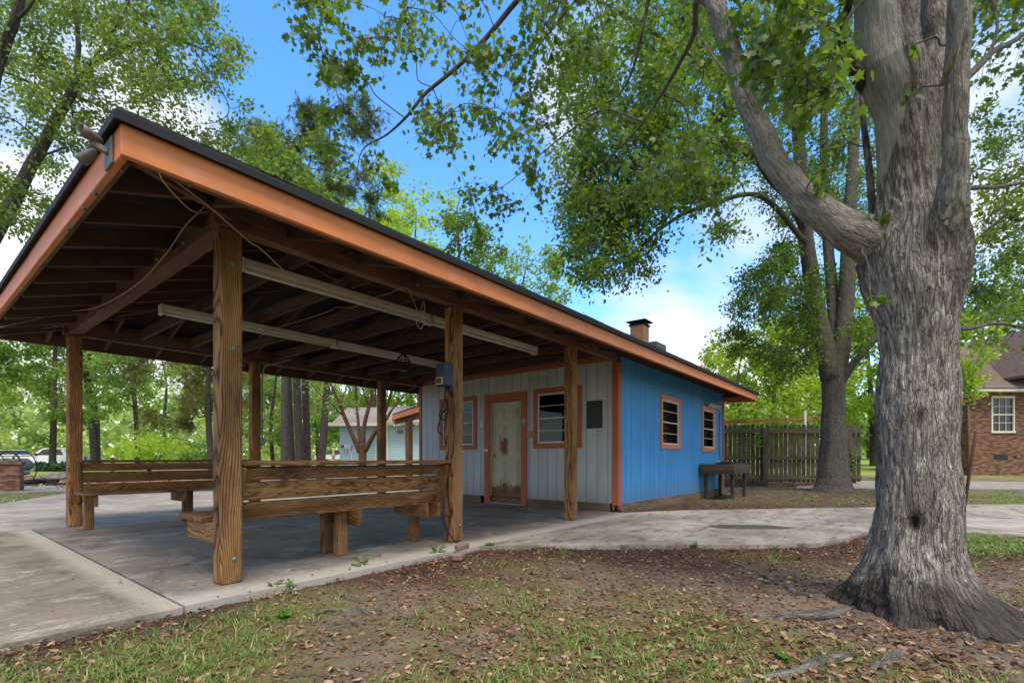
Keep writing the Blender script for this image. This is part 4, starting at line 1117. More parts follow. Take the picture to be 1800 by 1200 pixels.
# ------------------------------------------------------------------ the big tree in front
def big_tree():
    T = Tree(); D = 2.75; K = D / F; KR = K * .765
    TH = math.atan((1612 - CX) / F); LAT = RT * math.cos(TH) - FW * math.sin(TH)
    _limb = T.limb
    def limb_(pts, rad, *a, **k):
        n0 = len(T.mb.v); r_ = _limb(pts, [q * .82 for q in rad], *a, **k)
        big = max(rad) > .05
        for i in range(n0, len(T.mb.v)):
            v = Vector(T.mb.v[i]); 
            if big: v += Vector((noise.noise(v * 6), noise.noise(v * 6 + Vector((5, 0, 0))), noise.noise(v * 6 + Vector((0, 5, 0))))) * .016 + Vector((noise.noise(v * 19), noise.noise(v * 19 + Vector((5, 0, 0))), noise.noise(v * 19 + Vector((0, 5, 0))))) * .006
            T.mb.v[i] = tuple(v)
        return r_
    T.limb = limb_
    keys = [(1150, 1668, 305), (1108, 1640, 220), (1085, 1632, 186), (1060, 1628, 154), (1030, 1618, 120), (1000, 1614, 99), (960, 1611, 86), (900, 1611, 79), (800, 1612, 75.5), (700, 1611, 74), (620, 1613, 71),
            (560, 1612, 78), (500, 1605, 94), (450, 1602, 99), (420, 1604, 93), (400, 1607, 82), (350, 1603, 64), (300, 1598, 57), (200, 1586, 52), (160, 1575, 60), (125, 1567, 64), (60, 1561, 58), (0, 1557, 59), (-150, 1545, 58), (-420, 1530, 55), (-900, 1500, 42), (-1400, 1450, 26)]
    zs = [HC + (HY - k[0]) * K for k in keys]
    def at(z):
        for i in range(len(zs) - 1):
            if zs[i] <= z <= zs[i + 1] + 1e-6:
                t = (z - zs[i]) / (zs[i + 1] - zs[i]); t2 = t
                return keys[i][1] * (1 - t2) + keys[i + 1][1] * t2, keys[i][2] * (1 - t2) + keys[i + 1][2] * t2
        return keys[-1][1], keys[-1][2]
    n = 168; V = []; GC = []; pale = []; dark = []
    zl = []; z = zs[0]
    while z < 4.4: zl.append(z); z += .0095
    while z < zs[-1]: zl.append(z); z += .08
    holes = [(P(1608, 918, 2.6), .030, .05), (P(1682, 566, 2.68), .045, .03), (P(1612, 735, 2.6), .03, .02), (P(1510, 130, 2.68), .06, -.05)]
    for z in zl:
        px, hw = at(z); c = P(px, HY, D); c.z = z; r0 = hw * KR
        for k in range(n):
            a = 2 * math.pi * k / n
            dr = RT * math.cos(a) + FW * math.sin(a)
            lob = 1
            if z < .55:
                w = math.exp(-max(0, z + .05) / .20)
                lob = 1 + w * (.13 * math.sin(3 * a + .6) + .13 * math.sin(5 * a + 2.1 + z * 2) + .30 * noise.noise(Vector((math.cos(a) * 3, math.sin(a) * 3, 7 + z * 3))) + .16 * noise.noise(Vector((math.cos(a) * 8, math.sin(a) * 8, 3 + z * 7))))
            q = Vector((math.cos(a) * r0, math.sin(a) * r0, z))
            rr = r0 * lob + .026 * noise.noise(Vector((q.x * 5, q.y * 5, z * 2.2))) + .012 * noise.noise(Vector((q.x * 11, q.y * 11, z * 4)))
            pl = 0
            if z > 1.9:
                thr = -1.1 + 1.3 * sstep(2.2, 2.85, z) + (.15 if z > 2.85 else 0)
                l_ = dr.dot(LAT) + .16 * noise.noise(Vector((q.x * 9, q.y * 9, z * 2.5 + 3))) + .10 * noise.noise(Vector((q.x * 40, q.y * 40, z * 9)))
                pl = sstep(thr + .07, thr - .07, l_)
            gnoise = noise.noise(Vector((q.x * 34, q.y * 34, z * 5.5))) ; g2 = noise.noise(Vector((q.x * 70, q.y * 70, z * 13 + 5)))
            rr += (1 - .8 * pl) * (.0095 * (1 - 2.4 * min(.5, abs(gnoise))) + .004 * g2)
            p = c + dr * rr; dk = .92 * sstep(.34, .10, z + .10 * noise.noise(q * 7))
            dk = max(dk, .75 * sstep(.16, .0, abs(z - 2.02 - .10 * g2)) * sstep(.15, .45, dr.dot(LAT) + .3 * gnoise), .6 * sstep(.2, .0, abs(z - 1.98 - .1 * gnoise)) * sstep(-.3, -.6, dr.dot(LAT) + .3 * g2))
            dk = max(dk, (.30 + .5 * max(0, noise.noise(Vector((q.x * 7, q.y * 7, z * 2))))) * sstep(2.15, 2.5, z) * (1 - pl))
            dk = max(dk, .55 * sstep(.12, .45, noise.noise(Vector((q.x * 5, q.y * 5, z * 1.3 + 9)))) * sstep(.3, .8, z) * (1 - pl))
            for h, hr, hd in holes:
                dd = math.sqrt((p.x - h.x) ** 2 + (p.y - h.y) ** 2 + ((p.z - h.z) * .6) ** 2)
                if dd < hr * 2.2:
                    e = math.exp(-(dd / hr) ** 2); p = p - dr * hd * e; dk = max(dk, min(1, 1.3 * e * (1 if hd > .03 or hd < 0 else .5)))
            V.append(p); GC.append((z, math.cos(a) * .22, math.sin(a) * .22)); pale.append(pl); dark.append(dk)
    Fc = [(i * n + k, i * n + (k + 1) % n, (i + 1) * n + (k + 1) % n, (i + 1) * n + k) for i in range(len(zl) - 1) for k in range(n)]
    Fc.append(tuple((len(zl) - 1) * n + k for k in range(n)))
    T.mb.add(V, Fc, GC)
    for i, z in enumerate(zl[::20]):
        px, hw = at(z); c = P(px, HY, D); c.z = z
        if z > 1.9: T.sk.append((c, hw * KR))
    def pad(pv, dv=0.0):
        while len(pale) < len(T.mb.v):
            q = Vector(T.mb.v[len(pale)]); nz = noise.noise(q * 5) + .6 * noise.noise(q * 13)
            pale.append(pv * sstep(-.5, -.1, nz)); dark.append(max(dv, .65 * sstep(.45, .7, nz)))
    # right stem, front stub limb, left limb
    T.limb([P(1648, 470, 2.78), P(1655, 400, 2.78), P(1658, 300, 2.8), P(1659, 200, 2.8), P(1657, 90, 2.82), P(1656, 0, 2.85), P(1662, -200, 2.95), P(1690, -600, 3.2), P(1740, -1000, 3.6)], [.16, .135, .125, .12, .12, .12, .11, .08, .04], 40, 10); pad(.35)
    T.limb([P(1650, 420, 2.66), P(1664, 388, 2.58), P(1672, 352, 2.50), P(1677, 300, 2.44), P(1680, 200, 2.38), P(1683, 110, 2.34), P(1688, 0, 2.28), P(1694, -200, 2.2), P(1700, -420, 2.1)], [.15, .12, .082, .068, .063, .062, .058, .05, .035], 28, 10); pad(.3, .12)
    T.limb([P(1655, 150, 2.36), P(1672, 110, 2.26), P(1686, 50, 2.2), P(1694, -10, 2.15), P(1705, -150, 2.05)], [.012, .022, .022, .020, .012], 14, 6); pad(.8)
    T.limb([P(1618, 515, 2.88), P(1565, 458, 2.82), P(1508, 418, 2.79), P(1450, 380, 2.8), P(1400, 335, 2.84), P(1355, 270, 2.88), P(1325, 205, 2.92), P(1300, 140, 2.95), P(1278, 70, 2.98), P(1258, 0, 3.0), P(1230, -110, 3.1), P(1190, -300, 3.4), P(1100, -600, 4)],
           [.13, .14, .122, .103, .085, .078, .074, .070, .066, .062, .058, .045, .02], 44, 10); pad(.45, .1)
    T.limb([P(1555, 165, 2.85), P(1515, 140, 2.80), P(1492, 108, 2.74), P(1477, 70, 2.66), P(1482, 30, 2.6), P(1497, -20, 2.5), P(1500, -90, 2.45)], [.07, .055, .036, .027, .024, .02, .014], 14); pad(0, .85)
    T.limb([P(1482, 50, 2.46), P(1500, 20, 2.5), P(1540, -20, 2.55)], [.014, .012, .009], 8); pad(0, .85)
    T.limb([P(1575, 470, 2.8), P(1540, 400, 2.85), P(1528, 300, 2.85), P(1515, 170, 3.1), P(1520, 60, 3.3)], [.03, .026, .022, .018, .012], 12); pad(0, .6)
    # branches arching over the yard
    def br(pts, r0, r1, n=8):
        T.limb([P(*q) for q in pts], np.linspace(r0, r1, len(pts)), n, 6, .015); pad(.1, .55)
    br([(1262, 20, 3.0), (1150, -120, 3.6), (1000, -80, 4.3), (910, 0, 4.7), (827, 97, 5), (750, 163, 5.15), (717, 203, 5.2), (680, 237, 5.3), (637, 267, 5.3), (625, 330, 5.35)], .045, .004)
    br([(1150, -120, 3.6), (1050, -40, 4.6), (997, 20, 4.9), (943, 87, 5.2), (905, 150, 5.3), (880, 230, 5.4)], .02, .003)
    br([(1262, 20, 3.0), (1225, 0, 3.4), (1220, 60, 3.6), (1190, 120, 3.8), (1165, 165, 4), (1120, 230, 4.3), (1060, 290, 4.6), (1000, 330, 4.9)], .03, .004)
    br([(1130, 215, 4.25), (1060, 195, 4.6), (1000, 230, 4.9), (960, 263, 5.1), (903, 313, 5.2), (860, 340, 5.3)], .012, .003)
    br([(1240, -60, 3.05), (1150, -20, 3.8), (1128, 60, 4), (1110, 130, 4.2), (1080, 175, 4.4), (1020, 200, 4.6)], .025, .004)
    br([(1165, 165, 4), (1205, 190, 4.1), (1205, 240, 4.2), (1165, 330, 4.4)], .008, .003)
    br([(1000, -80, 4.3), (760, -60, 4.6), (600, -20, 4.8), (560, 60, 4.9), (580, 130, 5), (600, 190, 5)], .016, .003)
    br([(1300, 150, 2.95), (1275, 130, 3.1), (1250, 95, 3.3), (1222, 50, 3.6)], .012, .006)
    br([(1660, 180, 2.8), (1700, 135, 3.1), (1750, 90, 3.5), (1800, 60, 4), (1900, -20, 4.8), (2000, -60, 5.5)], .034, .012)
    br([(1740, 100, 3.4), (1755, 50, 3.5), (1748, 0, 3.6), (1760, -60, 3.7)], .014, .008)
    br([(1650, 345, 2.85), (1700, 332, 3.2), (1800, 322, 4), (1950, 290, 5)], .028, .008)
    br([(1655, 575, 2.85), (1700, 577, 3.3), (1760, 568, 3.9), (1850, 575, 4.7), (1980, 560, 5.8)], .024, .006)
    root = P(1600, 300, 2.8)
    ml = lambda pts, nl, sz, rad, **k: T.clusters(pts, rad, int(nl * 2.4), sz * .66, 6, .45, .16, .012, .6, root, .0035, **k)
    ml(poly_pts(46, [(640, -30), (1010, -30), (1010, 200), (860, 270), (760, 210), (640, 90), (560, 30)], 4.3, 6), 26, .088, .30)
    ml(poly_pts(12, [(540, 10), (640, 30), (650, 120), (600, 200), (690, 300), (640, 330), (560, 220)], 4.6, 5.4), 24, .09, .24)
    ml(poly_pts(7, [(790, 350), (900, 300), (990, 250), (960, 330), (860, 370)], 5, 5.5), 18, .085, .24)
    ml(poly_pts(5, [(470, -20), (640, -20), (620, 30), (560, 30)], 4.6, 5.4), 16, .088, .24)
    ml(poly_pts(32, [(1000, -30), (1300, -30), (1280, 120), (1180, 330), (1040, 380), (1000, 280)], 4.2, 7), 26, .09, .32)
    ml([P(1530, 520, 2.5), P(1518, 395, 2.75), P(1430, 320, 2.7), P(1480, 260, 2.9)], 5, .07, .08)
    ml(poly_pts(34, [(1290, -60), (1500, -60), (1490, 60), (1450, 170), (1380, 200), (1300, 130)], 2.3, 3.6), 15, .08, .17)
    ml(poly_pts(10, [(1130, 300), (1250, 200), (1330, 330), (1250, 400)], 4, 6), 22, .085, .26)
    ml([P(1608, 165, 2.42), P(1604, 80, 2.45)], 2, .06, .05)
    ml(poly_pts(30, [(1690, -60), (1900, -60), (1900, 130), (1730, 100)], 4, 7), 34, .08, .4)
    ml(poly_pts(26, [(1705, 300), (1900, 280), (1900, 560), (1760, 470), (1710, 380)], 4.5, 7.5), 26, .075, .36)
    ml(poly_pts(6, [(1705, 560), (1900, 550), (1900, 620), (1720, 600)], 4, 6), 16, .07, .28)
    # canopy out of frame overhead keeps the yard in soft shade
    ml([P(1550 + random.gauss(0, 500), -700 + random.gauss(0, 220), random.uniform(2.2, 5)) for _ in range(46)], 30, .12, .6)
    T.mb.extra = {'pale': pale + [0.0] * (len(T.mb.v) - len(pale)), 'dark': dark + [0.45] * (len(T.mb.v) - len(dark))}
    o = T.finish('maple_tree', 'massive grey barked tree in the right foreground, trunk splitting into several stems above', 'tree', TREE1, M['bark_maple'], M['leaf_maple'], 'maple', None, .5)
    # surface roots
    def root_(pts, r):
        q = [Vector((G(px, py, -.03).x, G(px, py, -.03).y, 0)) for px, py in pts]
        q = catmull(q, 8); L = len(q)
        for i, p in enumerate(q):
            p.z = gz(p.x, p.y) + .010 - r * .5 + .02 * noise.noise(Vector((p.x * 5, p.y * 5, 1))); p.x += .05 * noise.noise(Vector((p.x * 4, p.y * 4, 7))); p.y += .05 * noise.noise(Vector((p.x * 4, p.y * 4, 17)))
        mb = MB(); mb.tube(q, [r * (.35 + .65 * math.sin(math.pi * min(1, (i + 2) / (L * .8)))) * (1 - .6 * i / L) + .003 for i in range(L)], 10)
        mb.extra = {'pale': [.3 + .4 * noise.noise(Vector(v) * 6) for v in mb.v], 'dark': [.45 + .5 * noise.noise(Vector(v) * 9) for v in mb.v]}
        build(mb, 'root', M['bark_maple'], o, True)
    root_([(1500, 1085), (1440, 1092), (1390, 1090), (1340, 1084), (1290, 1080), (1240, 1068)], .034)
    root_([(1450, 1062), (1400, 1050), (1365, 1030), (1345, 1012), (1310, 996), (1270, 985)], .026)
    root_([(1500, 1150), (1440, 1162), (1390, 1180), (1340, 1186), (1300, 1204)], .036)
    root_([(1590, 1150), (1560, 1172), (1520, 1190), (1480, 1215)], .04)
    root_([(670, 1070), (625, 1072), (590, 1070), (560, 1076)], .016)
    root_([(1190, 1012), (1160, 1003), (1120, 997)], .014)
    root_([(1690, 1130), (1740, 1160), (1800, 1200)], .04)
big_tree()

# ------------------------------------------------------------------ the shade tree by the fence
def shade_tree():
    T = Tree(); D = 13.3
    base = P(1465, HY, D); base.z = gz(base.x, base.y)
    def L(pts, rad, n=12, sub=6): return T.limb([P(*p) for p in pts], rad, n, sub, .01)
    # trunk with buttressed foot
    n = 48; keys = [(880, .78), (866, .64), (855, .53), (840, .46), (815, .40), (780, .36), (740, .33), (700, .315), (660, .315), (640, .30), (622, .24)]
    rows = []
    for i in range(len(keys) - 1):
        for k in range(8):
            t = k / 8; rows.append((keys[i][0] * (1 - t) + keys[i + 1][0] * t, keys[i][1] * (1 - t) + keys[i + 1][1] * t))
    V = []; GC = []
    rows = [(a_, r_ * .86) for a_, r_ in rows]
    for py, r in rows:
        c = P(1465, py, D)
        for k in range(n):
            a = 2 * math.pi * k / n; w = sstep(.46, .75, r)
            rr = r * (1 + w * (.18 * math.sin(5 * a) + .12 * math.sin(8 * a + 1))) + .02 * noise.noise(Vector((math.cos(a) * 2, math.sin(a) * 2, c.z * 1.5))) + .01 * noise.noise(Vector((math.cos(a) * 9, math.sin(a) * 9, c.z * 3)))
            V.append(c + (RT * math.cos(a) + FW * math.sin(a)) * rr); GC.append((c.z, math.cos(a) * r, math.sin(a) * r))
    T.mb.add(V, [(i * n + k, i * n + (k + 1) % n, (i + 1) * n + (k + 1) % n, (i + 1) * n + k) for i in range(len(rows) - 1) for k in range(n)], GC)
    L([(1462, 665, D), (1450, 610, D), (1438, 560, D), (1428, 500, 13.2), (1418, 430, 13.1), (1410, 350, 13), (1404, 250, 13), (1395, 130, 13), (1385, 0, 13), (1360, -200, 13)], [.27, .235, .22, .20, .18, .16, .15, .13, .11, .05], 16)
    L([(1468, 665, D), (1478, 610, D), (1486, 545, D), (1491, 450, 13.3), (1497, 320, 13.4), (1504, 210, 13.5), (1518, 100, 13.5), (1530, -80, 13.5)], [.26, .22, .20, .18, .14, .13, .11, .06], 16)
    L([(1466, 640, 13.4), (1467, 570, 13.5), (1460, 480, 13.7), (1452, 380, 13.8), (1448, 250, 14), (1450, 100, 14), (1440, -80, 14)], [.18, .16, .14, .12, .10, .08, .04], 12)
    L([(1478, 672, 13.2), (1500, 640, 13), (1530, 605, 12.8), (1575, 560, 12.6), (1640, 500, 12.4), (1720, 420, 12), (1800, 350, 11.5)], [.12, .09, .08, .07, .06, .05, .03], 10)
    L([(1413, 400, 13.1), (1390, 350, 12), (1358, 315, 11), (1329, 275, 10.5), (1287, 254, 10), (1245, 252, 9.7), (1190, 290, 9.4), (1130, 350, 9.2), (1080, 430, 9.1)], [.13, .12, .11, .10, .085, .07, .05, .035, .015], 10)
    L([(1418, 430, 13.1), (1340, 346, 11.5), (1254, 358, 10.5), (1190, 383, 10), (1133, 429, 9.6), (1110, 480, 9.5)], [.08, .055, .045, .035, .025, .01], 8)
    L([(1436, 560, 13.2), (1428, 595, 13), (1405, 612, 12.7), (1365, 618, 12.4), (1320, 600, 12)], [.07, .05, .045, .03, .012], 8)
    L([(1404, 250, 13), (1440, 180, 12.7), (1446, 150, 12.5), (1470, 90, 12)], [.05, .04, .03, .015], 8)
    L([(1408, 320, 13), (1300, 180, 11), (1200, 90, 10), (1120, 40, 9.5), (1050, 0, 9)], [.09, .07, .05, .035, .02], 8)
    L([(1404, 250, 13), (1350, 80, 11.5), (1250, -40, 10.5), (1150, -80, 10)], [.07, .05, .035, .02], 8)
    root = P(1460, 500, D)
    cl = lambda pts, nl, sz, rad: T.clusters(pts, rad, int(nl * 2.3), sz * .90, 8, .25, .2, .03, .6, root, .0065)
    cl(poly_pts(165, [(1000, 150), (1020, -20), (1280, -20), (1330, 120), (1300, 290), (1275, 400), (1180, 390), (1125, 450), (1080, 485), (1010, 480), (985, 410), (1000, 300)], 8.3, 12), 125, .088, .50)
    cl(poly_pts(15, [(985, 330), (1130, 330), (1130, 470), (1060, 490), (1000, 480)], 8.6, 10), 120, .085, .42)
    cl(poly_pts(105, [(1300, -20), (1545, -20), (1540, 330), (1500, 520), (1440, 540), (1380, 460), (1330, 300)], 13.6, 17), 115, .09, .6)
    cl(poly_pts(62, [(1290, 560), (1300, 520), (1350, 430), (1420, 440), (1440, 600), (1415, 640), (1340, 630), (1270, 610)], 11.5, 15), 120, .085, .5)
    cl(poly_pts(36, [(1700, 180), (1850, 180), (1850, 545), (1710, 560)], 9, 13), 100, .085, .5)
    cl(poly_pts(26, [(1330, -20), (1510, -20), (1500, 330), (1440, 420), (1370, 330)], 9.5, 12.4), 95, .085, .5)
    cl(poly_pts(10, [(1500, 560), (1545, 520), (1545, 640), (1510, 650)], 12, 14), 90, .085, .45)
    T.finish('shade_tree', 'forked tree with mossy grey brown trunk standing before the board fence', 'tree', base, M['bark_shade'], M['leaf_shade'], 'oval')
shade_tree()

# ------------------------------------------------------------------ the leaning tree behind the pavilion's left corner
def left_tree():
    T = Tree()
    L = lambda pts, rad, n=10: T.limb([P(*p) for p in pts], [q * .74 for q in rad], n, 6, .02)
    base = P(-190, HY, 11.5); base.z = gz(base.x, base.y)
    L([(-190, 876, 11.5), (-165, 780, 11.4), (-110, 620, 11.3), (-55, 500, 11.2), (0, 400, 11), (40, 322, 11), (75, 255, 11), (108, 195, 11), (125, 165, 11), (137, 142, 11), (160, 113, 11), (205, 92, 11), (245, 76, 11), (285, 70, 10.8), (335, 78, 10.6), (380, 100, 10.4)],
      [.30, .24, .21, .19, .175, .165, .15, .14, .125, .11, .095, .08, .06, .045, .03, .012], 14)
    L([(133, 150, 11), (137, 80, 11.2), (133, 0, 11.4), (126, -150, 11.6)], [.08, .07, .06, .03], 8)
    L([(245, 76, 11), (258, 45, 11), (250, 5, 11), (262, -60, 11)], [.055, .045, .035, .02], 8)
    L([(248, 84, 11), (285, 105, 10.8), (300, 150, 10.6), (318, 185, 10.5)], [.04, .03, .02, .006], 6)
    L([(110, 190, 11), (60, 150, 10.6), (0, 125, 10.2), (-60, 120, 10)], [.05, .04, .03, .02], 6)
    L([(126, 168, 11), (165, 182, 10.8), (195, 200, 10.6)], [.05, .035, .01], 6)
    L([(75, 258, 11), (60, 240, 10.6), (30, 215, 10.4), (0, 205, 10.2)], [.04, .03, .02, .01], 6)
    L([(160, 113, 11), (185, 70, 10.6), (215, 30, 10.4), (240, -40, 10.2)], [.05, .035, .025, .015], 6)
    L([(65, 275, 11), (110, 262, 10.9), (130, 258, 10.8)], [.04, .025, .008], 6)
    L([(335, 78, 10.6), (400, 180, 10.3), (380, 215, 10.2), (300, 220, 10.2)], [.02, .015, .01, .004], 6)
    root = P(0, 400, 11)
    cl = lambda pts, nl, sz, rad: T.clusters(pts, rad, int(nl * 1.8), sz * 1.2, 8, .2, .2, .022, .5, root, .0035)
    cl(poly_pts(125, [(-80, -30), (300, -30), (410, 40), (455, 120), (430, 180), (330, 190), (200, 175), (60, 160), (-80, 160)], 9.5, 12.5), 110, .066, .48)
    cl(poly_pts(46, [(-80, 160), (210, 180), (190, 215), (120, 300), (60, 400), (-80, 440)], 9.5, 12.5), 105, .066, .46)
    cl(poly_pts(20, [(300, 195), (430, 185), (440, 250), (370, 280), (260, 225)], 9.8, 11.5), 80, .062, .4)
    T.finish('leaning_tree', 'tree leaning in from the left edge with airy pale green leaves above the roof corner', 'tree', base, M['bark_left'], M['leaf_left'], 'oval')
    T = Tree()
    base = P(-80, HY, 8.5); base.z = gz(base.x, base.y)
    L2 = lambda pts, rad, n=8: T.limb([P(*p) for p in pts], rad, n, 6, .02)
    L2([(-80, 896, 8.5), (-70, 600, 8.5), (-40, 300, 8.5), (-8, 130, 8.5), (12, 70, 8.4), (25, 40, 8.3), (38, -10, 8.2), (60, -150, 8)], [.16, .13, .11, .085, .075, .07, .06, .03])
    L2([(25, 40, 8.3), (50, 15, 8.2), (70, -20, 8.1)], [.03, .025, .015])
    T.clusters(poly_pts(16, [(-120, -60), (60, -60), (30, 60), (-30, 160), (-120, 200)], 7.5, 9), .4, 80, .066, 6, .2, .2, .02, .5, P(-8, 130, 8.5), .0035)
    T.finish('slender_tree', 'dark slender trunk cut off by the upper left corner of the view', 'tree', base, M['bark_far'], M['leaf_left'], 'oval')
left_tree()

# ------------------------------------------------------------------ background trees
def bgtree(name, label, px, d, top, R, low, tr, leaf, shape='spray', size=.22, ncl=60, nleaf=70, crad=.95, group='trees beyond the pavilion', bark_m=None, lean=0.0, fork=1, xs=0.0):
    """top/low: height of crown top and bottom (m above eye-level ground)"""
    T = Tree(); b = P(px, HY, d); b.z = gz(b.x, b.y)
    H = top - b.z
    for k in range(fork):
        off = Vector((random.uniform(-1, 1), random.uniform(-1, 1), 0)) * (.25 if fork > 1 else 0) * tr * 6
        pts = [b + off + Vector((0, 0, -.15)), b + off + Vector((0, 0, .35)), b + off + Vector((random.uniform(-.02, .02) * H + lean, random.uniform(-.02, .02) * H, H * .33)), b + off * 2 + Vector((random.uniform(-.04, .04) * H + lean * 1.5, random.uniform(-.03, .03) * H, H * .66)), b + off * 2 + Vector((random.uniform(-.05, .05) * H + lean * 2, 0, H * .93))]
        T.limb(pts, [tr * 1.25, tr, tr * .82, tr * .5, tr * .12], 10, 5)
    cz = (top + low) / 2
    cen = ellipsoid_pts(ncl, (b.x + lean * 1.5 + RT.x * xs, b.y + RT.y * xs, cz), (R, R, (top - low) / 2), .35)
    # uneven outline: push clusters in and out
    cen = [c_ + Vector((noise.noise(c_ * .35) * R * .35, noise.noise(c_ * .35 + Vector((5, 5, 5))) * R * .35, noise.noise(c_ * .3 + Vector((9, 0, 0))) * R * .25)) for c_ in cen]
    T.clusters(cen, crad, int(nleaf * 1.9), size * 1.12, 6, .12, .24, tr * .4, .5, b + Vector((0, 0, low * .6)), .0)
    return T.finish(name, label, 'tree', b, bark_m or M['bark_far'], M[leaf], shape, group, .6)

A = bgtree
A('broadleaf_tree', 'dense green tree with pale straight trunk in front of the parked white truck', 92, 36, 13.5, 5.6, 2.9, .22, 'leaf_mid', ncl=85, nleaf=80, size=.24)
A('broadleaf_tree', 'pale green tree at the left edge behind the barbecue', -40, 44, 13, 5.5, 2.6, .2, 'leaf_pale', ncl=70)
A('broadleaf_tree', 'dark twin trunked tree right of the far left post', 175, 42, 14, 4.2, 3.6, .27, 'leaf_mid', fork=2, ncl=55)
A('conifer_tree', 'narrow dark trunked conifer with layered branches in the middle of the far woods', 242, 46, 17, 3.4, 4.6, .24, 'leaf_mid', ncl=42, nleaf=60)
A('broadleaf_tree', 'light green tree behind the lime coloured shrub', 292, 52, 13, 4.6, 2.6, .2, 'leaf_pale', ncl=55)
A('pine_tree', 'pine with yellowing drooping needles left of the front corner post', 372, 27, 12.5, 3.7, 2.7, .17, 'needle_y', 'tuft', .42, 60, 60, .9, xs=-.6)
A('broadleaf_tree', 'green tree right behind the front corner post', 420, 40, 13, 4.2, 2.2, .2, 'leaf_mid', ncl=60)
A('broadleaf_tree', 'low leafy tree seen between the two middle back posts', 480, 34, 10, 3.3, 1.7, .14, 'leaf_pale', ncl=55)
A('broadleaf_tree', 'bright tree behind the row of pine trunks', 560, 42, 12, 4.5, 1.6, .18, 'leaf_mid', ncl=60)
A('broadleaf_tree', 'bright green tree above the pale blue house', 725, 40, 13, 5.2, 3.2, .2, 'leaf_bright', ncl=80)
A('broadleaf_tree', 'pale green tree left of the pale blue house', 610, 46, 11, 4, 1.2, .18, 'leaf_pale', ncl=60)
A('broadleaf_tree', 'tall light green tree rising over the front slope of the roof', 500, 19, 13.8, 2.5, 6.5, .15, 'leaf_left', ncl=60, size=.14, crad=.6)
A('broadleaf_tree', 'bright yellow green tree top over the middle of the fascia', 655, 33, 20, 4.4, 9, .25, 'leaf_bright', ncl=62, size=.2, crad=.85)
A('broadleaf_tree', 'lime green tree top over the middle of the roof edge', 745, 30, 16.8, 3.4, 8, .2, 'leaf_lime', ncl=40, size=.18, crad=.75)
A('broadleaf_tree', 'airy dark green tree top between the maple twigs', 815, 27, 15.4, 2.6, 8, .2, 'leaf_shade', ncl=34, size=.16, crad=.7)
A('broadleaf_tree', 'rounded mid green tree top left of the chimney', 918, 34, 16.4, 3.0, 8, .22, 'leaf_mid', ncl=40, size=.18, crad=.8)
A('broadleaf_tree', 'small tree top just above the roof left of the chimney', 985, 42, 16, 2.6, 6, .2, 'leaf_bright', ncl=28, size=.2, crad=.8)
for px, d, r, lab in ((513, 22, .17, 'leftmost of the four straight pine trunks'), (528, 21.4, .18, 'second pine trunk from the left, nearest of the three close together'), (541, 23, .17, 'third pine trunk from the left, leaning slightly left'), (564, 21.6, .165, 'single pine trunk standing apart to the right of three others')):
    A('pine_tree', lab, px, d, 17.6 if px == 564 else random.uniform(15, 16.5), 2.7 if px == 564 else 2.3, 9.6, r, 'needle', 'tuft', .36, 30 if px == 564 else 12, 46, .55, 'tall pines behind the pavilion', M['bark_pine'], lean=.25 if px == 564 else (-.4 if px == 541 else 0))
# behind the fence and the brick house
A('broadleaf_tree', 'yellow green tree touching the right end of the eave', 1305, 25, 7.2, 2.6, .6, .12, 'leaf_bright', ncl=52, size=.17, crad=.7, group='trees behind the fence')
A('broadleaf_tree', 'sunlit yellow green tree behind the wooden rail', 1365, 27, 8.8, 3.0, .8, .14, 'leaf_bright', ncl=62, size=.17, crad=.75, group='trees behind the fence')
A('broadleaf_tree', 'bright tree directly behind the forked trunk', 1450, 30, 12.5, 3.8, 1.2, .2, 'leaf_bright', ncl=70, size=.19, crad=.8, group='trees behind the fence')
A('broadleaf_tree', 'green tree between the fence end and the big trunk', 1535, 29, 11.5, 3.4, 2.6, .18, 'leaf_bright', ncl=62, size=.18, crad=.8, group='trees behind the fence')
A('broadleaf_tree', 'darker green tree far beyond the gap beside the fence', 1528, 48, 9, 4.5, .8, .2, 'leaf_mid', ncl=70, size=.24, group='trees behind the fence')
A('broadleaf_tree', 'leafy tree rising behind the brick house roof', 1735, 36, 14, 4.5, 4, .2, 'leaf_mid', ncl=60, size=.22, group='trees behind the fence')
A('broadleaf_tree', 'small tree with low yellow green sprays beside the brick house', 1672, 15.5, 5.6, 1.15, 2.7, .09, 'leaf_bright', 'oval', .10, 30, 60, .42, 'trees behind the fence')
A('broadleaf_tree', 'tall tree at the right edge beyond the brick house', 1850, 34, 15, 4.5, 4, .22, 'leaf_mid', ncl=60, size=.22, group='trees behind the fence')

# lime shrub on the lawn
def shrub(name, label, px, d, R, h, leaf, size, n, cat='shrub', flat=.5):
    T = Tree(); b = P(px, HY, d); b.z = gz(b.x, b.y)
    for k in range(5):
        a = k * 1.26; T.limb([b, b + Vector((math.cos(a) * R * .3, math.sin(a) * R * .3, h * .4)), b + Vector((math.cos(a) * R * .6, math.sin(a) * R * .6, h * .7))], [.05, .035, .015], 5, 3)
    T.clusters(ellipsoid_pts(n, b + Vector((0, 0, h * .66)), (R, R, h * .36), .3), R * .28, 60, size, 5, .0, .25, .02, .4, b, 0)
    return T.finish(name, label, cat, b, M['bark_far'], M[leaf], 'spray')
shrub('shrub', 'lime green spreading shrub on the far lawn above the back bench', 262, 33, 2.0, 2.35, 'leaf_lime', .17, 40)
shrub('shrub', 'dark green shrub beside the far road under the pines', 345, 44, 2.4, 2.2, 'leaf_mid', .2, 30)

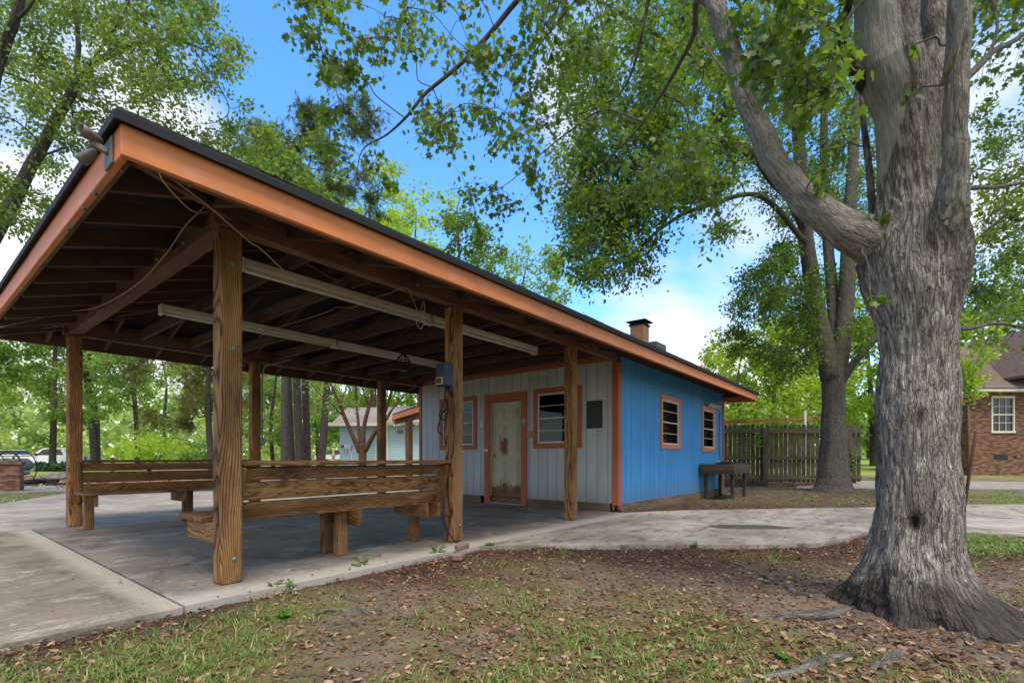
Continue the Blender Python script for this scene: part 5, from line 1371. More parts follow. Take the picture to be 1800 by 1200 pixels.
# multi-trunk crepe myrtle
def myrtle():
    T = Tree(); d = 14.0; b = P(637, HY, d); b.z = gz(b.x, b.y)
    L = lambda pts, rad: T.limb([P(*p) for p in pts], [q * .72 for q in rad], 9, 6, .02)
    L([(637, 864, d), (637, 830, d), (637, 800, d), (636, 780, d)], [.2, .16, .15, .14])
    L([(632, 795, d), (620, 765, 13.9), (606, 735, 13.8), (598, 712, 13.7), (588, 690, 13.6), (575, 655, 13.5), (555, 600, 13.4)], [.10, .085, .075, .06, .05, .035, .02])
    L([(636, 790, d), (640, 750, 14.1), (648, 715, 14.1), (655, 680, 14.2), (660, 620, 14.3)], [.10, .085, .07, .05, .03])
    L([(634, 790, d), (630, 745, 14.3), (626, 700, 14.5), (624, 650, 14.6), (620, 590, 14.6)], [.07, .06, .05, .04, .02])
    L([(642, 792, d), (658, 762, 13.8), (672, 735, 13.7), (684, 700, 13.6), (694, 665, 13.5), (710, 610, 13.4)], [.10, .085, .07, .055, .04, .02])
    L([(658, 762, 13.8), (676, 742, 13.9), (692, 715, 14), (715, 690, 14.1), (740, 660, 14.2)], [.05, .045, .035, .03, .015])
    L([(606, 735, 13.8), (585, 712, 13.6), (560, 690, 13.4), (540, 665, 13.2)], [.03, .022, .016, .008])
    L([(648, 715, 14.1), (640, 690, 13.9), (632, 660, 13.8)], [.035, .025, .012])
    L([(598, 712, 13.7), (606, 690, 13.8), (614, 660, 13.9)], [.03, .022, .01])
    T.clusters(poly_pts(60, [(520, 560), (760, 560), (760, 640), (700, 690), (640, 670), (570, 690), (520, 660)], 12.6, 15.2), .5, 70, .075, 6, .2, .2, .015, .5, b, .003)
    T.clusters(poly_pts(12, [(570, 690), (610, 680), (620, 720), (580, 740)], 13.4, 14.4), .3, 40, .07, 6, .2, .2, .01, .5, b, .003)
    T.finish('crepe_myrtle', 'many stemmed tree with smooth orange brown trunks in front of the pale blue house', 'tree', b, M['bark_myrtle'], M['leaf_mid'], 'oval')
myrtle()

# far woods as one mass
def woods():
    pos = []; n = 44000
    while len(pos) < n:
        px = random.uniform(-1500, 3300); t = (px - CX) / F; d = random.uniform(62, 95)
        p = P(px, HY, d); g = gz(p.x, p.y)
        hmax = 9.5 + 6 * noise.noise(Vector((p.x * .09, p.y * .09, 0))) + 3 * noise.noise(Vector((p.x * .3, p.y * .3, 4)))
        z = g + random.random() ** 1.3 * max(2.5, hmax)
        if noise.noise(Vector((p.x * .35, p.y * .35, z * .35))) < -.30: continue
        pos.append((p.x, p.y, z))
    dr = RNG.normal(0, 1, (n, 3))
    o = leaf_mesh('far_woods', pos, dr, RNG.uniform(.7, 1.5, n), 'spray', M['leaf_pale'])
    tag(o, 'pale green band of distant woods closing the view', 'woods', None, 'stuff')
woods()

# ------------------------------------------------------------------ fence, rail, boards
def view_bar(mb, px0, px1, d, z0, z1, th, off=0.0, bev=.004, gc=None):
    a = P(px0, HY, d + off); b = P(px1, HY, d + off); zc_ = (z0 + z1) / 2
    return mb.bar((a.x, a.y, zc_), (b.x, b.y, zc_), th, z1 - z0, bev=bev, gc=gc)
def upright(mb, px, w, d, z0, z1, th, off=0.0, bev=.004):
    a = P(px, HY, d + off); return mb.hexa((a.x, a.y, (z0 + z1) / 2), (RT, FW, Vector((0, 0, 1))), (w / 2, th / 2, (z1 - z0) / 2), bev)
FD = 16.0; fz = gz(*P(1400, HY, FD).xy)
fo = P(1400, HY, FD); fo.z = fz
fen = thing('board_fence', 'weathered mossy board fence with dog eared pickets behind the forked tree', 'fence', fo)
mb = MB(); px = 1240
while px < 1512:
    w = random.uniform(7.0, 8.0); zt = HC + (806 - 746) / F * FD + random.uniform(-.015, .02); a = P(px + w / 2, HY, FD + .06); hw = (w - .9) / F * FD / 2; zb_ = fz + random.uniform(.02, .09)
    tl = random.uniform(-.012, .012)
    prof = [(-hw, zb_), (hw, zb_), (hw + tl, zt - .04), (hw - .035 + tl, zt), (-hw + .035 + tl, zt), (-hw + tl, zt - .04)]
    V = [a + RT * u + Vector((0, 0, z - a.z)) for u, z in prof] + [a + RT * u + FW * .02 + Vector((0, 0, z - a.z)) for u, z in prof]
    ro = random.uniform(0, 50)
    mb.add(V, [(0, 1, 2, 3, 4, 5), (11, 10, 9, 8, 7, 6)] + [(i, (i + 1) % 6, 6 + (i + 1) % 6, 6 + i) for i in range(6)], [(z + ro, u, ro) for u, z in prof] * 2)
    px += w + random.uniform(.35, .9)
build(mb, 'pickets', M['fence'], fen)
for py0, py1 in ((754, 761), (801, 808), (836, 843)):
    z1 = HC + (806 - py0) / F * FD; z0 = HC + (806 - py1) / F * FD
    build(view_bar(MB(), 1240, 1514, FD, z0, z1, .045, .02), 'rail', M['fence'], fen)
for px in (1345, 1491):
    build(upright(MB(), px, .19, FD, fz - .1, HC + (806 - 752) / F * FD, .10, -.05), 'fence_post', M['fence'], fen)
g1 = P(1315, HY, 15.2); zz = gz(g1.x, g1.y)
tag(build(view_bar(MB(), 1268, 1346, 15.2, zz, zz + .17, .045), 'board', M['tablewood'], loc=(g1.x, g1.y, zz)), 'pale loose board lying on edge below the fence', 'board')
g1 = P(1395, HY, 15.3); zz = gz(g1.x, g1.y)
mb = view_bar(MB(), 1346, 1432, 15.3, zz, zz + .06, .14); view_bar(mb, 1349, 1428, 15.32, zz + .065, zz + .12, .12)
tag(build(mb, 'board_stack', M['beam'], loc=(g1.x, g1.y, zz)), 'dark stacked boards lying along the fence foot', 'boards')
ra = thing('wooden_rail', 'brown overhead rail on pale posts rising behind the fence', 'rail', P(1360, 806, 18.5))
zr0 = HC + (806 - 742) / F * 18.5
a, b = P(1255, 742, 18.2), P(1450, 735, 18.7)
build(MB().bar(a, b, .05, .13), 'rail_beam', M['bench'], ra)
for px in (1300, 1415, 1448): 
    q = P(px, 806, 18.6); build(upright(MB(), px, .075, 18.6, gz(q.x, q.y) - .1, HC + (806 - (722 if px == 1415 else 744)) / F * 18.6, .075), 'rail_post', M['cream'] if px != 1448 else M['tablewood'], ra)
# vine on the fence
def vine(px, y0, y1, label):
    pos = []; 
    for _ in range(70):
        py = random.uniform(y0, y1); p = P(px + random.gauss(0, 4), py, FD - .12 + random.uniform(-.05, .03)); pos.append(p)
    root = P(px, y1 + 12, FD - .06)
    o = thing('vine', label, 'vine', root)
    build(MB().tube(catmull([root, P(px + 2, (y0 + y1) / 2, FD - .1), P(px, y0, FD - .1)]), .006, 5), 'stem', M['bark_far'], o)
    leaf_mesh('leaves', pos, RNG.normal(0, 1, (70, 3)) + np.array([0, 0, -.4]), RNG.uniform(.06, .1, 70), 'oval', M['leaf_mid'], o)
vine(1334, 758, 785, 'leafy green vine climbing the top of the fence left of its post')
vine(1500, 795, 832, 'dark vine growing at the right end of the fence')

# ------------------------------------------------------------------ brick house on the right
def brick_house():
    d = 19.0; b = P(1745, HY, d); gz0 = gz(b.x, b.y) - .05
    o = thing('brick_house', 'brown brick house with white trimmed window at the right edge', 'house', (b.x, b.y, gz0))
    X = lambda px: (px - CX) / F * d
    def W(u, v, z): p = RT * u + FW * (d + v); return Vector((p.x, p.y, z))
    def blk(mb, u0, u1, v0, v1, z0, z1, bev=.004, gc=None):
        i = len(mb.v); c_ = W((u0 + u1) / 2, (v0 + v1) / 2, (z0 + z1) / 2); mb.hexa(c_, (RT, FW, Vector((0, 0, 1))), ((u1 - u0) / 2, (v1 - v0) / 2, (z1 - z0) / 2), bev)
        if gc: 
            for k in range(i, len(mb.v)):
                q = Vector(mb.v[k]); mb.g[k] = (RT.dot(q) + FW.dot(q), q.z, 0)
        return mb
    ze = HC + (806 - 690) / F * d
    u0, u1 = X(1701), X(2150)
    wu0, wu1, wz0, wz1 = X(1742), X(1783), HC + (806 - 760) / F * d, HC + (806 - 697) / F * d
    mb = MB()
    blk(mb, u0, wu0, 0, .2, gz0, ze, gc=1); blk(mb, wu1, u1, 0, .2, gz0, ze, gc=1); blk(mb, wu0 + .0005, wu1 - .0005, 0, .2, gz0, wz0, gc=1); blk(mb, wu0 + .0005, wu1 - .0005, 0, .2, wz1, ze, gc=1)
    blk(mb, u0 + .001, u0 + .2, .201, 4.6, gz0, ze - .002, gc=1); blk(mb, X(1688), u0 - .001, .9, 3.0, gz0, ze - .002, gc=1); blk(mb, u1 - .2, u1 - .001, .201, 4.6, gz0, ze, gc=1)
    w = build(mb, 'wall', M['brick'], o)
    wf = MB()
    t = .06
    blk(wf, wu0, wu1, -.03, .05, wz1 - t, wz1 + .03); blk(wf, wu0 - .02, wu1 + .02, -.05, .05, wz0 - .02, wz0 + t); blk(wf, wu0, wu0 + t, -.028, .05, wz0 + t, wz1 - t); blk(wf, wu1 - t, wu1, -.028, .05, wz0 + t, wz1 - t)
    f_ = build(wf, 'window', M['cream'], o)
    mt = MB(); zm = (wz0 + wz1) / 2
    blk(mt, wu0 + t, wu1 - t, -.01, .04, zm - .03, zm + .03)
    for k in (1, 2):
        uu = wu0 + t + (wu1 - wu0 - 2 * t) * k / 3; blk(mt, uu - .01, uu + .01, .0, .03, wz0 + t, wz1 - t, .002)
    for zz in ((wz0 + t + zm) / 2, (wz1 - t + zm) / 2): blk(mt, wu0 + t, wu1 - t, .002, .028, zz - .01, zz + .01, .002)
    build(mt, 'muntins', M['cream'], f_)
    build(blk(MB(), wu0 + t * .5, wu1 - t * .5, .031, .036, wz0 + t * .5, wz1 - t * .5, .001), 'pane', M['darkglass'], f_)
    build(blk(MB(), X(1747), X(1771), -.012, .001, HC + (806 - 807) / F * d, HC + (806 - 798) / F * d, .002), 'crawl_vent', M['darkpanel'], o)
    build(blk(MB(), X(1781), X(1787), -.012, .001, HC + (806 - 805) / F * d, HC + (806 - 800) / F * d, .002), 'wall_outlet', M['darkpanel'], o)
    build(MB().tube([W(X(1700), -.06, gz0 + .1), W(X(1700), -.06, ze)], .04, 8), 'downspout', M['skirt'], o, True)
    build(blk(MB(), X(1680), u1, -.45, -.40, ze - .0, ze + .17).__class__() if False else blk(MB(), X(1690), u1 + .3, -.42, -.38, ze + .0, ze + .18), 'fascia', M['cream'], o)
    build(blk(MB(), X(1690), u1 + .3, -.379, .25, ze + .002, ze + .02), 'soffit', M['cream'], o)
    # roof: main slope rising away, ridge at y~610
    v0, v1 = -.44, 4.5; zr = HC + (806 - 606) / F * (d + 2.9)
    ul, ur = X(1688), u1 + .4
    pts = [W(ul, v0, ze + .16), W(ur, v0, ze + .16), W(ur, v1, zr), W(ul + 1.0, v1, zr), W(ur, 9, ze + .16), W(ul, 9, ze + .16)]
    pts[2:] = [W(ur, 2.9, zr), W(ul + 1.3, 2.9, zr), W(ur, 5.4, ze + .16), W(ul + .9, 5.4, ze + .16)]
    mb = MB(); mb.add(pts, [(0, 1, 2, 3), (3, 2, 4, 5), (0, 3, 5)], pts)
    b2 = len(mb.v); lo = [p - Vector((0, 0, .06)) for p in pts]; mb.add(lo, [(3, 2, 1, 0), (5, 4, 2, 3), (5, 3, 0)], lo); mb.f += [(0, b2, b2 + 1, 1)]
    r = build(mb, 'roof', M['roofbrown'], o)
    # gable dormer at the right
    g0, g1 = X(1768), X(1905); gm = (g0 + g1) / 2; zg = HC + (806 - 575) / F * d; zl = HC + (806 - 664) / F * d
    mb = MB()
    for s0, s1 in ((g0, gm), (g1, gm)):
        q = [W(s0, -1.0, zl), W(s1, -1.0, zg + .12), W(s1, 3, zg + .12), W(s0, 3, zl)]
        q2 = [p - Vector((0, 0, .10)) for p in q]
        mb.add(q + q2, [(0, 1, 2, 3), (7, 6, 5, 4), (0, 4, 5, 1), (1, 5, 6, 2), (2, 6, 7, 3), (3, 7, 4, 0)], q + q2)
    build(mb, 'gable_roof', M['roofbrown'], o)
    mb = MB()
    for s0, s1 in ((g0, gm), (g1, gm)): mb.bar(W(s0, -1.03, zl - .03), W(s1, -1.03, zg + .09), .03, .17)
    build(mb, 'gable_fascia', M['cream'], o)
    q = [W(g0 + .35, -.6, zl + .02), W(g1 - .35, -.6, zl + .02), W(gm, -.6, zg)]
    mb = MB(); mb.add(q, [(0, 1, 2)], q); mb.add([p + FW * .3 for p in q], [(2, 1, 0)], q); build(mb, 'gable_wall', M['cream'], o)
    build(blk(MB(), X(1700), X(1722), 2.4, 3.2, zr - 1.2, zr + .6, gc=1), 'chimney', M['brick'], o)
brick_house()

# ------------------------------------------------------------------ pale blue house, small shelter
def blue_house():
    d = 29.0; b = P(660, HY, d); z0 = gz(b.x, b.y) - .05
    o = thing('blue_house', 'pale blue lap sided house with white corner boards behind the many stemmed tree', 'house', (b.x, b.y, z0))
    def W(px, dd, z): p = P(px, HY, dd); return Vector((p.x, p.y, z))
    ze = HC + (806 - 748) / F * d
    def vbox(px0, px1, d0, d1, za, zb, ref):
        u0, u1 = (px0 - CX) / F * ref, (px1 - CX) / F * ref
        c_ = RT * (u0 + u1) / 2 + FW * (d0 + d1) / 2; c_.z = (za + zb) / 2
        return c_, (RT, FW, Vector((0, 0, 1))), ((u1 - u0) / 2, (d1 - d0) / 2, (zb - za) / 2)
    def H(mb, *a, bev=.004): mb.hexa(*vbox(*a), bev); return mb
    build(H(MB(), 597, 632, d, d + 5, z0, ze, d).__class__() if False else H(MB(), 597, 632, d, d + 6, z0, ze, d), 'wall', M['lap'], o)
    build(H(MB(), 642.5, 670, d, d + 6, z0, ze, d), 'wall', M['lap'], o)
    build(H(MB(), 632.2, 642.3, d + .3, d + 6, z0, ze - .01, d), 'door', M['darkpanel'], o)
    build(H(MB(), 632.2, 642.3, d - .03, d + .299, z0 + 2.4, ze - .005, d), 'wall', M['lap'], o)
    H(w2 := MB(), 681, 790, d - 1.5, d + 6, z0, ze - .1, d - 1.5); build(w2, 'wall', M['lap'], o)
    for px in (659.5, 666): build(H(MB(), px, px + 2.4, d - .04, d - .002, z0, ze - .004, d), 'corner_board', M['cream'], o)
    build(H(MB(), 679, 682.6, d - 1.56, d - 1.47, z0, ze - .12, d - 1.5), 'corner_board', M['cream'], o)
    wd = d - 1.5
    wn = build(H(MB(), 697, 711, wd - .07, wd - .003, HC + (806 - 764) / F * wd, HC + (806 - 754) / F * wd, wd), 'window', M['cream'], o)
    build(H(MB(), 698.4, 709.6, wd - .085, wd - .071, HC + (806 - 762.6) / F * wd, HC + (806 - 755.4) / F * wd, wd), 'pane', M['darkglass'], wn)
    # roof
    q = [W(583, d - .7, ze - .0), W(671, d - .7, ze + .05), W(690, d + 3, ze + 1.3), W(610, d + 3, ze + 1.25)]
    q2 = [p + Vector((0, 0, .12)) for p in q]
    mb = MB(); mb.add(q + q2, [(3, 2, 1, 0), (4, 5, 6, 7), (0, 1, 5, 4), (1, 2, 6, 5), (2, 3, 7, 6), (3, 0, 4, 7)], q + q2)
    q = [W(675, d - 2.1, ze - .1), W(800, d - 2.1, ze - .02), W(800, d + 3, ze + 1.4), W(690, d + 3, ze + 1.32)]
    q2 = [p + Vector((0, 0, .12)) for p in q]
    mb.add(q + q2, [(3, 2, 1, 0), (4, 5, 6, 7), (0, 1, 5, 4), (1, 2, 6, 5), (2, 3, 7, 6), (3, 0, 4, 7)], q + q2)
    build(mb, 'roof', M['roofgrey'], o)
    build(H(MB(), 583, 672, d - .76, d - .705, ze - .06, ze + .14, d), 'fascia', M['cream'], o)
    st = MB(); H(st, 632, 642, d - .5, d - .05, z0, z0 + .35, d); build(st, 'step', M['block'], o)
blue_house()

def shelter():
    d = 16.6; b = P(719, HY, d); z0 = -.04
    o = thing('small_shelter', 'small orange edged roof on a wooden post seen past the grey wall', 'shelter', (b.x, b.y, z0))
    x0, y0 = b.x - .3, b.y - .55; zb = HC + (806 - 731) / F * d
    x0 = b.x - .45
    build(MB().box(b.x - .09, b.x + .09, b.y - .09, b.y + .09, z0, zb - .0), 'post', M['post'], o)
    build(MB().box(b.x + 2.8, b.x + 2.98, b.y - .09, b.y + .09, z0, zb), 'post', M['post'], o)
    e0, e1 = P(690, 730, 16.9), P(748, 716, 14.9)
    # roof slab sloping up to the right, fascia on the near edge
    a = Vector((e0.x, e0.y, e0.z)); bq = Vector((e1.x, e1.y, e1.z + .08))
    back = Vector((2.2, 2.6, .0))
    q = [a, bq, bq + back, a + back]; q2 = [p + Vector((0, 0, .06)) for p in q]
    mb = MB(); mb.add(q + q2, [(3, 2, 1, 0), (4, 5, 6, 7), (0, 1, 5, 4), (1, 2, 6, 5), (2, 3, 7, 6), (3, 0, 4, 7)], q + q2)
    build(mb, 'roof', M['shingle'], o)
    build(MB().bar(a + Vector((-.02, -.02, -.08)), bq + Vector((-.02, -.02, -.08)), .03, .16), 'fascia', M['orange'], o)
    build(MB().bar(a + Vector((.3, .15, -.2)), bq + Vector((.3, .3, -.26)), .08, .14), 'beam', M['beam'], o)
    build(MB().bar(a + Vector((.0, .0, -.1)), a + back + Vector((0, 0, -.1)), .03, .14), 'fascia', M['orange'], o)
shelter()

# ------------------------------------------------------------------ barbecue, rocks, chairs, truck
def barbecue():
    d = 13.4; c0 = P(35, HY, d); ax = (Vector((math.cos(ANG - .62 + 0), math.sin(ANG - .62), 0)))
    # near corner at c0; one face runs left (u), the other runs away (v)
    u = (-RT * .78 - FW * .62).normalized()
    v = Vector((-u.y, u.x, 0)); 
    if v.dot(FW) < 0: v = -v
    o = thing('brick_barbecue', 'low red brick barbecue at the left edge beside the path', 'barbecue', (c0.x, c0.y, -.03))
    def blk(mb, a0, a1, b0, b1, z0, z1, bev=.006):
        i = len(mb.v); c_ = c0 + u * (a0 + a1) / 2 + v * (b0 + b1) / 2; c_.z = (z0 + z1) / 2
        mb.hexa(c_, (u, v, Vector((0, 0, 1))), ((a1 - a0) / 2, (b1 - b0) / 2, (z1 - z0) / 2), bev)
        for k in range(i, len(mb.v)):
            q = Vector(mb.v[k]); mb.g[k] = (u.dot(q) + v.dot(q), q.z, 0)
        return mb
    build(blk(blk(MB(), 0, .50, 0, .75, -.05, .70), .95, 1.45, 0, .75, -.05, .70), 'pier', M['redbrick'], o)
    build(blk(MB(), .5, .95, .35, .75, -.05, .70), 'firebox', M['blackpile'], o)
    build(blk(blk(MB(), -.03, .52, -.03, .78, .701, .80), .93, 1.48, -.03, .78, .701, .80), 'cap', M['redbrick'], o)
    build(blk(MB(), .35, 1.1, -.05, .34, .68, .70).__class__() if False else blk(MB(), .53, .92, -.04, .78, .69, .735), 'grill_shelf', M['black'], o)
barbecue()
def rock(px, py, r, label, mat, name='rock', cat='rock', d=None, seed=1, rough=.3):
    p = G(px, py, -.03) if d is None else P(px, HY, d); z = gz(p.x, p.y)
    o = build(MB().blob((p.x, p.y, z + r[2] * .4), r, seed, rough, 4), name, mat, smooth=True, loc=(p.x, p.y, z)); tag(o, label, cat); return o
rock(103, 839, (.52, .34, .24), 'rounded grey boulder on the brown straw bed', M['rock'], seed=4, d=21)
rock(66, 852, (.52, .30, .15), 'low black charred heap beside the brick barbecue', M['blackpile'], 'ash_heap', 'heap', seed=8, rough=.6, d=16.6)
q0, q1 = G(80, 852), G(125, 851); q0.z = gz(q0.x, q0.y) + .04; q1.z = gz(q1.x, q1.y) + .04
tag(build(MB().tube(catmull([q0, q0.lerp(q1, .5) + Vector((.05, 0, 0)), q1]), .06, 10), 'black_pipe', M['black'], smooth=True), 'black drain pipe lying along the edge of the straw bed', 'pipe')

def egg_chair(px, d, label, sc=1.0):
    b = P(px, HY, d); b.z = gz(b.x, b.y)
    o = thing('patio_chair', label, 'chair', b, 'patio chairs behind the barbecue')
    h = 1.15 * sc; mb = MB()
    pts = [b + RT * (math.cos(a) * .46 * sc) + Vector((0, 0, h * .5 + math.sin(a) * h * .5)) for a in [k * math.pi / 12 for k in range(25)]]
    mb.tube(pts, .016, 6, False); mb.tube([p + FW * .5 for p in pts], .016, 6, False)
    for k in (3, 9): mb.tube([pts[k], pts[k] + FW * .5], .012, 6)
    build(mb, 'frame', M['black'], o)
    build(MB().blob(b + FW * .25 + Vector((0, 0, .42 * sc)), (.36 * sc, .26, .10), 3, .1), 'seat_cushion', M['teal'], o, True)
    build(MB().blob(b + FW * .42 + Vector((0, 0, .68 * sc)), (.33 * sc, .09, .24 * sc), 5, .1), 'back_cushion', M['teal'], o, True)
egg_chair(15, 16.5, 'hoop framed patio chair with teal cushions partly hidden by the brick barbecue')
egg_chair(-14, 16.2, 'teal cushioned patio chair cut by the left edge')

def truck():
    d = 43.5; b = P(86, HY, d); z0 = gz(b.x, b.y)
    o = thing('pickup_truck', 'white pickup truck parked across the road behind the trees', 'truck', (b.x, b.y, z0))
    wm = M['truckwhite']; W = 1.9
    def ext(prof, y0, y1, mat, name, parent=o, bev=.0):
        n = len(prof); V = []
        for v in (y0, y1):
            for u, z in prof: V.append(b + RT * u + FW * v + Vector((0, 0, z + z0 - b.z)))
        mb = MB(); mb.add(V, [tuple(range(n)), tuple(range(2 * n - 1, n - 1, -1))] + [(i, n + i, n + (i + 1) % n, (i + 1) % n) for i in range(n)], V)
        return build(mb, name, mat, parent)
    body = [(-3.0, .45), (-3.05, .75), (-2.95, 1.02), (-1.75, 1.14), (3.05, 1.12), (3.1, .55), (2.6, .5)]
    arch = []
    ext([(-3.02, .5), (-3.06, .8), (-2.95, 1.04), (-1.7, 1.16), (3.05, 1.16), (3.1, .58), (2.45, .52), (2.35, .80), (2.1, .95), (1.75, .95), (1.5, .80), (1.42, .5), (-1.5, .46), (-1.6, .78), (-1.85, .93), (-2.2, .93), (-2.45, .78), (-2.52, .48)], 0, W, wm, 'body')
    cab = ext([(-1.62, 1.161), (-.85, 1.72), (-.55, 1.84), (.95, 1.86), (1.25, 1.78), (1.5, 1.161)], .08, W - .08, wm, 'cab')
    ext([(-1.15, 1.22), (-.62, 1.70), (-.05, 1.74), (-.05, 1.22)], .066, .078, M['darkglass'], 'window')
    ext([(.03, 1.22), (.03, 1.74), (.9, 1.75), (1.2, 1.24)], .066, .078, M['darkglass'], 'window')
    ext([(-1.35, 1.2), (-1.2, 1.38), (-1.02, 1.38), (-1.02, 1.2)], -.12, .02, M['black'], 'side_mirror')
    ext([(-3.06, .75), (-3.07, .92), (-2.86, .96), (-2.8, .8)], -.01, .12, M['plastic'], 'headlight')
    ext([(3.04, .85), (3.04, 1.1), (3.115, 1.1), (3.12, .85)], .02, .25, M['trim'], 'taillight')
    ext([(3.05, .5), (3.05, .68), (3.25, .68), (3.25, .5)], .05, W - .05, M['greymetal'], 'bumper')
    for u in (-2.02, 1.92):
        for v in (.02, W - .24):
            c_ = b + RT * u + FW * v; c_.z = z0 + .38
            wh = build(MB().lathe(c_, [(.26, 0), (.37, .01), (.39, .06), (.39, .18), (.36, .22), (.2, .22)], 20, FW), 'wheel', M['black'], o, True)
            build(MB().lathe(c_ - FW * .006, [(.02, -.012), (.1, -.01), (.22, .0), (.25, .012)], 16, FW), 'rim', M['greymetal'], wh, True)
M['truckwhite'] = paint('white_car_paint', (.78, .78, .78), (.7, .7, .7), .01, .3)
truck()

def far_car(px, d, label, col):
    b = P(px, HY, d); z0 = gz(b.x, b.y)
    o = thing('parked_car', label, 'car', (b.x, b.y, z0))
    m = paint('car_paint', col, col, .01, .3)
    def ext(prof, y0, y1, mat, name):
        n = len(prof); V = [b + RT * u + FW * v + Vector((0, 0, z + z0 - b.z)) for v in (y0, y1) for u, z in prof]
        mb = MB(); mb.add(V, [tuple(range(n)), tuple(range(2 * n - 1, n - 1, -1))] + [(i, n + i, n + (i + 1) % n, (i + 1) % n) for i in range(n)], V); return build(mb, name, mat, o)
    ext([(-2.2, .4), (-2.25, .75), (-1.2, .92), (2.1, .95), (2.2, .45)], 0, 1.75, m, 'body')
    ext([(-1.15, .925), (-.5, 1.4), (1.1, 1.42), (1.8, .955)], .1, 1.65, M['darkglass'], 'window')
    ext([(-.45, 1.421), (-.4, 1.46), (1.0, 1.47), (1.08, 1.43)], .12, 1.63, m, 'roof')
    for u in (-1.4, 1.35):
        for v in (-.01, 1.5):
            c_ = b + RT * u + FW * v; c_.z = z0 + .33
            build(MB().lathe(c_, [(.2, 0), (.32, .01), (.33, .05), (.33, .2), (.2, .22)], 18, FW), 'wheel', M['black'], o, True)
far_car(5, 56, 'pale car parked at the far left beyond the patio chairs', (.6, .6, .58))
far_car(588, 55, 'white car parked far away between the pine trunk and the blue house', (.7, .7, .68))

# ivy at the tree foot, garden post, fountain, metal stand
pos = []
for _ in range(900):
    p = P(random.uniform(64, 128), HY, random.uniform(34, 37)); pos.append((p.x, p.y, gz(p.x, p.y) + random.random() * .5))
tag(leaf_mesh('ground_ivy', pos, RNG.normal(0, .6, (900, 3)) + np.array([0, 0, .8]), RNG.uniform(.15, .32, 900), 'oval', M['ivy']), 'dark green ivy bed around the pale trunk by the truck', 'ivy', None, 'stuff')
def garden_post(px, d, label):
    b = P(px, HY, d); z = gz(b.x, b.y); o = thing('garden_post', label, 'post', (b.x, b.y, z), 'low posts along the lawn')
    t = HC + 6 / F * d
    build(MB().box(b.x - .07, b.x + .07, b.y - .07, b.y + .07, z - .1, t - .12), 'shaft', M['skirt'], o)
    build(MB().box(b.x - .09, b.x + .09, b.y - .09, b.y + .09, t - .119, t - .07).lathe((b.x, b.y, t - .07), [(.12, 0), (.05, .06), (.004, .12)], 4), 'cap', M['cream'], o)
garden_post(198, 26, 'short brown post with pale pointed cap above the back bench')
def ornament():
    d = 30; b = P(586, HY, d); z = gz(b.x, b.y); o = thing('garden_fountain', 'white pointed garden fountain beyond the lone pine trunk', 'fountain', (b.x, b.y, z))
    t = HC + 17 / F * d
    build(MB().lathe((b.x, b.y, z), [(.42, 0), (.42, .12), (.12, .2), (.1, .62), (.4, .72), (.42, .80), (.1, .84)], 20), 'basin', M['cream'], o, True)
    build(MB().lathe((b.x, b.y, z + .84), [(.1, 0), (.07, .2), (.2, .26), (.2, .3), (.05, .34), (.06, .45), (.004, t - z - .84)], 16), 'finial', M['cream'], o, True)
ornament()
def stand():
    d = 12.2; b = P(612, HY, d); o = thing('metal_stand', 'grey metal box on thin legs in front of the many stemmed tree', 'stand', (b.x, b.y, -.04))
    mb = MB(); c_ = RT * ((613 - CX) / F * d) + FW * d; c_.z = HC + (806 - 785) / F * d
    mb.hexa(c_, (RT, FW, Vector((0, 0, 1))), (.085, .10, .05), .006); build(mb, 'box', M['greymetal'], o)
    mb = MB(); c2 = RT * ((604 - CX) / F * d) + FW * d; c2.z = c_.z + .005; mb.hexa(c2, (RT, FW, Vector((0, 0, 1))), (.04, .08, .035), .006); build(mb, 'side_box', M['darkpanel'], o)
    for px in (605, 611, 618):
        p = P(px, HY, d); build(MB().tube([(p.x, p.y, -.06), (p.x, p.y, c_.z - .05)], .012, 8), 'leg', M['greymetal'], o, True)
stand()

# ------------------------------------------------------------------ ground cover: grass, fallen leaves, mulch, weeds
def gnoise(x, y): return noise.noise(Vector((x * .9, y * .9, 3.3))) * .6 + noise.noise(Vector((x * 2.7, y * 2.7, 3.3))) * .4
def ground_z(x, y):
    q = Vector((x, y, 0)); return gz(x, y) + .022 * noise.noise(q * 1.3) + .012 * noise.noise(q * 4.3) + .007 * noise.noise(q * 11)
def sample_front(n, dens, d0=1.7, d1=9.5, px0=-150, px1=1950):
    out = []
    tries = 0
    while len(out) < n and tries < n * 60:
        tries += 1
        d = d0 * (d1 / d0) ** random.random(); px = random.uniform(px0, px1)
        p = P(px, HY, d)
        if hard(p.x, p.y, .0) or (p.y > 3.3 and p.x < 7.4): continue
        if p.x > 7.2 and p.y > 3.6 and p.x < 13.4: continue
        if math.hypot(p.x - TREE1.x, p.y - TREE1.y) < .40: continue
        if random.random() < dens(p.x, p.y, d, px): out.append((p.x, p.y))
    return out
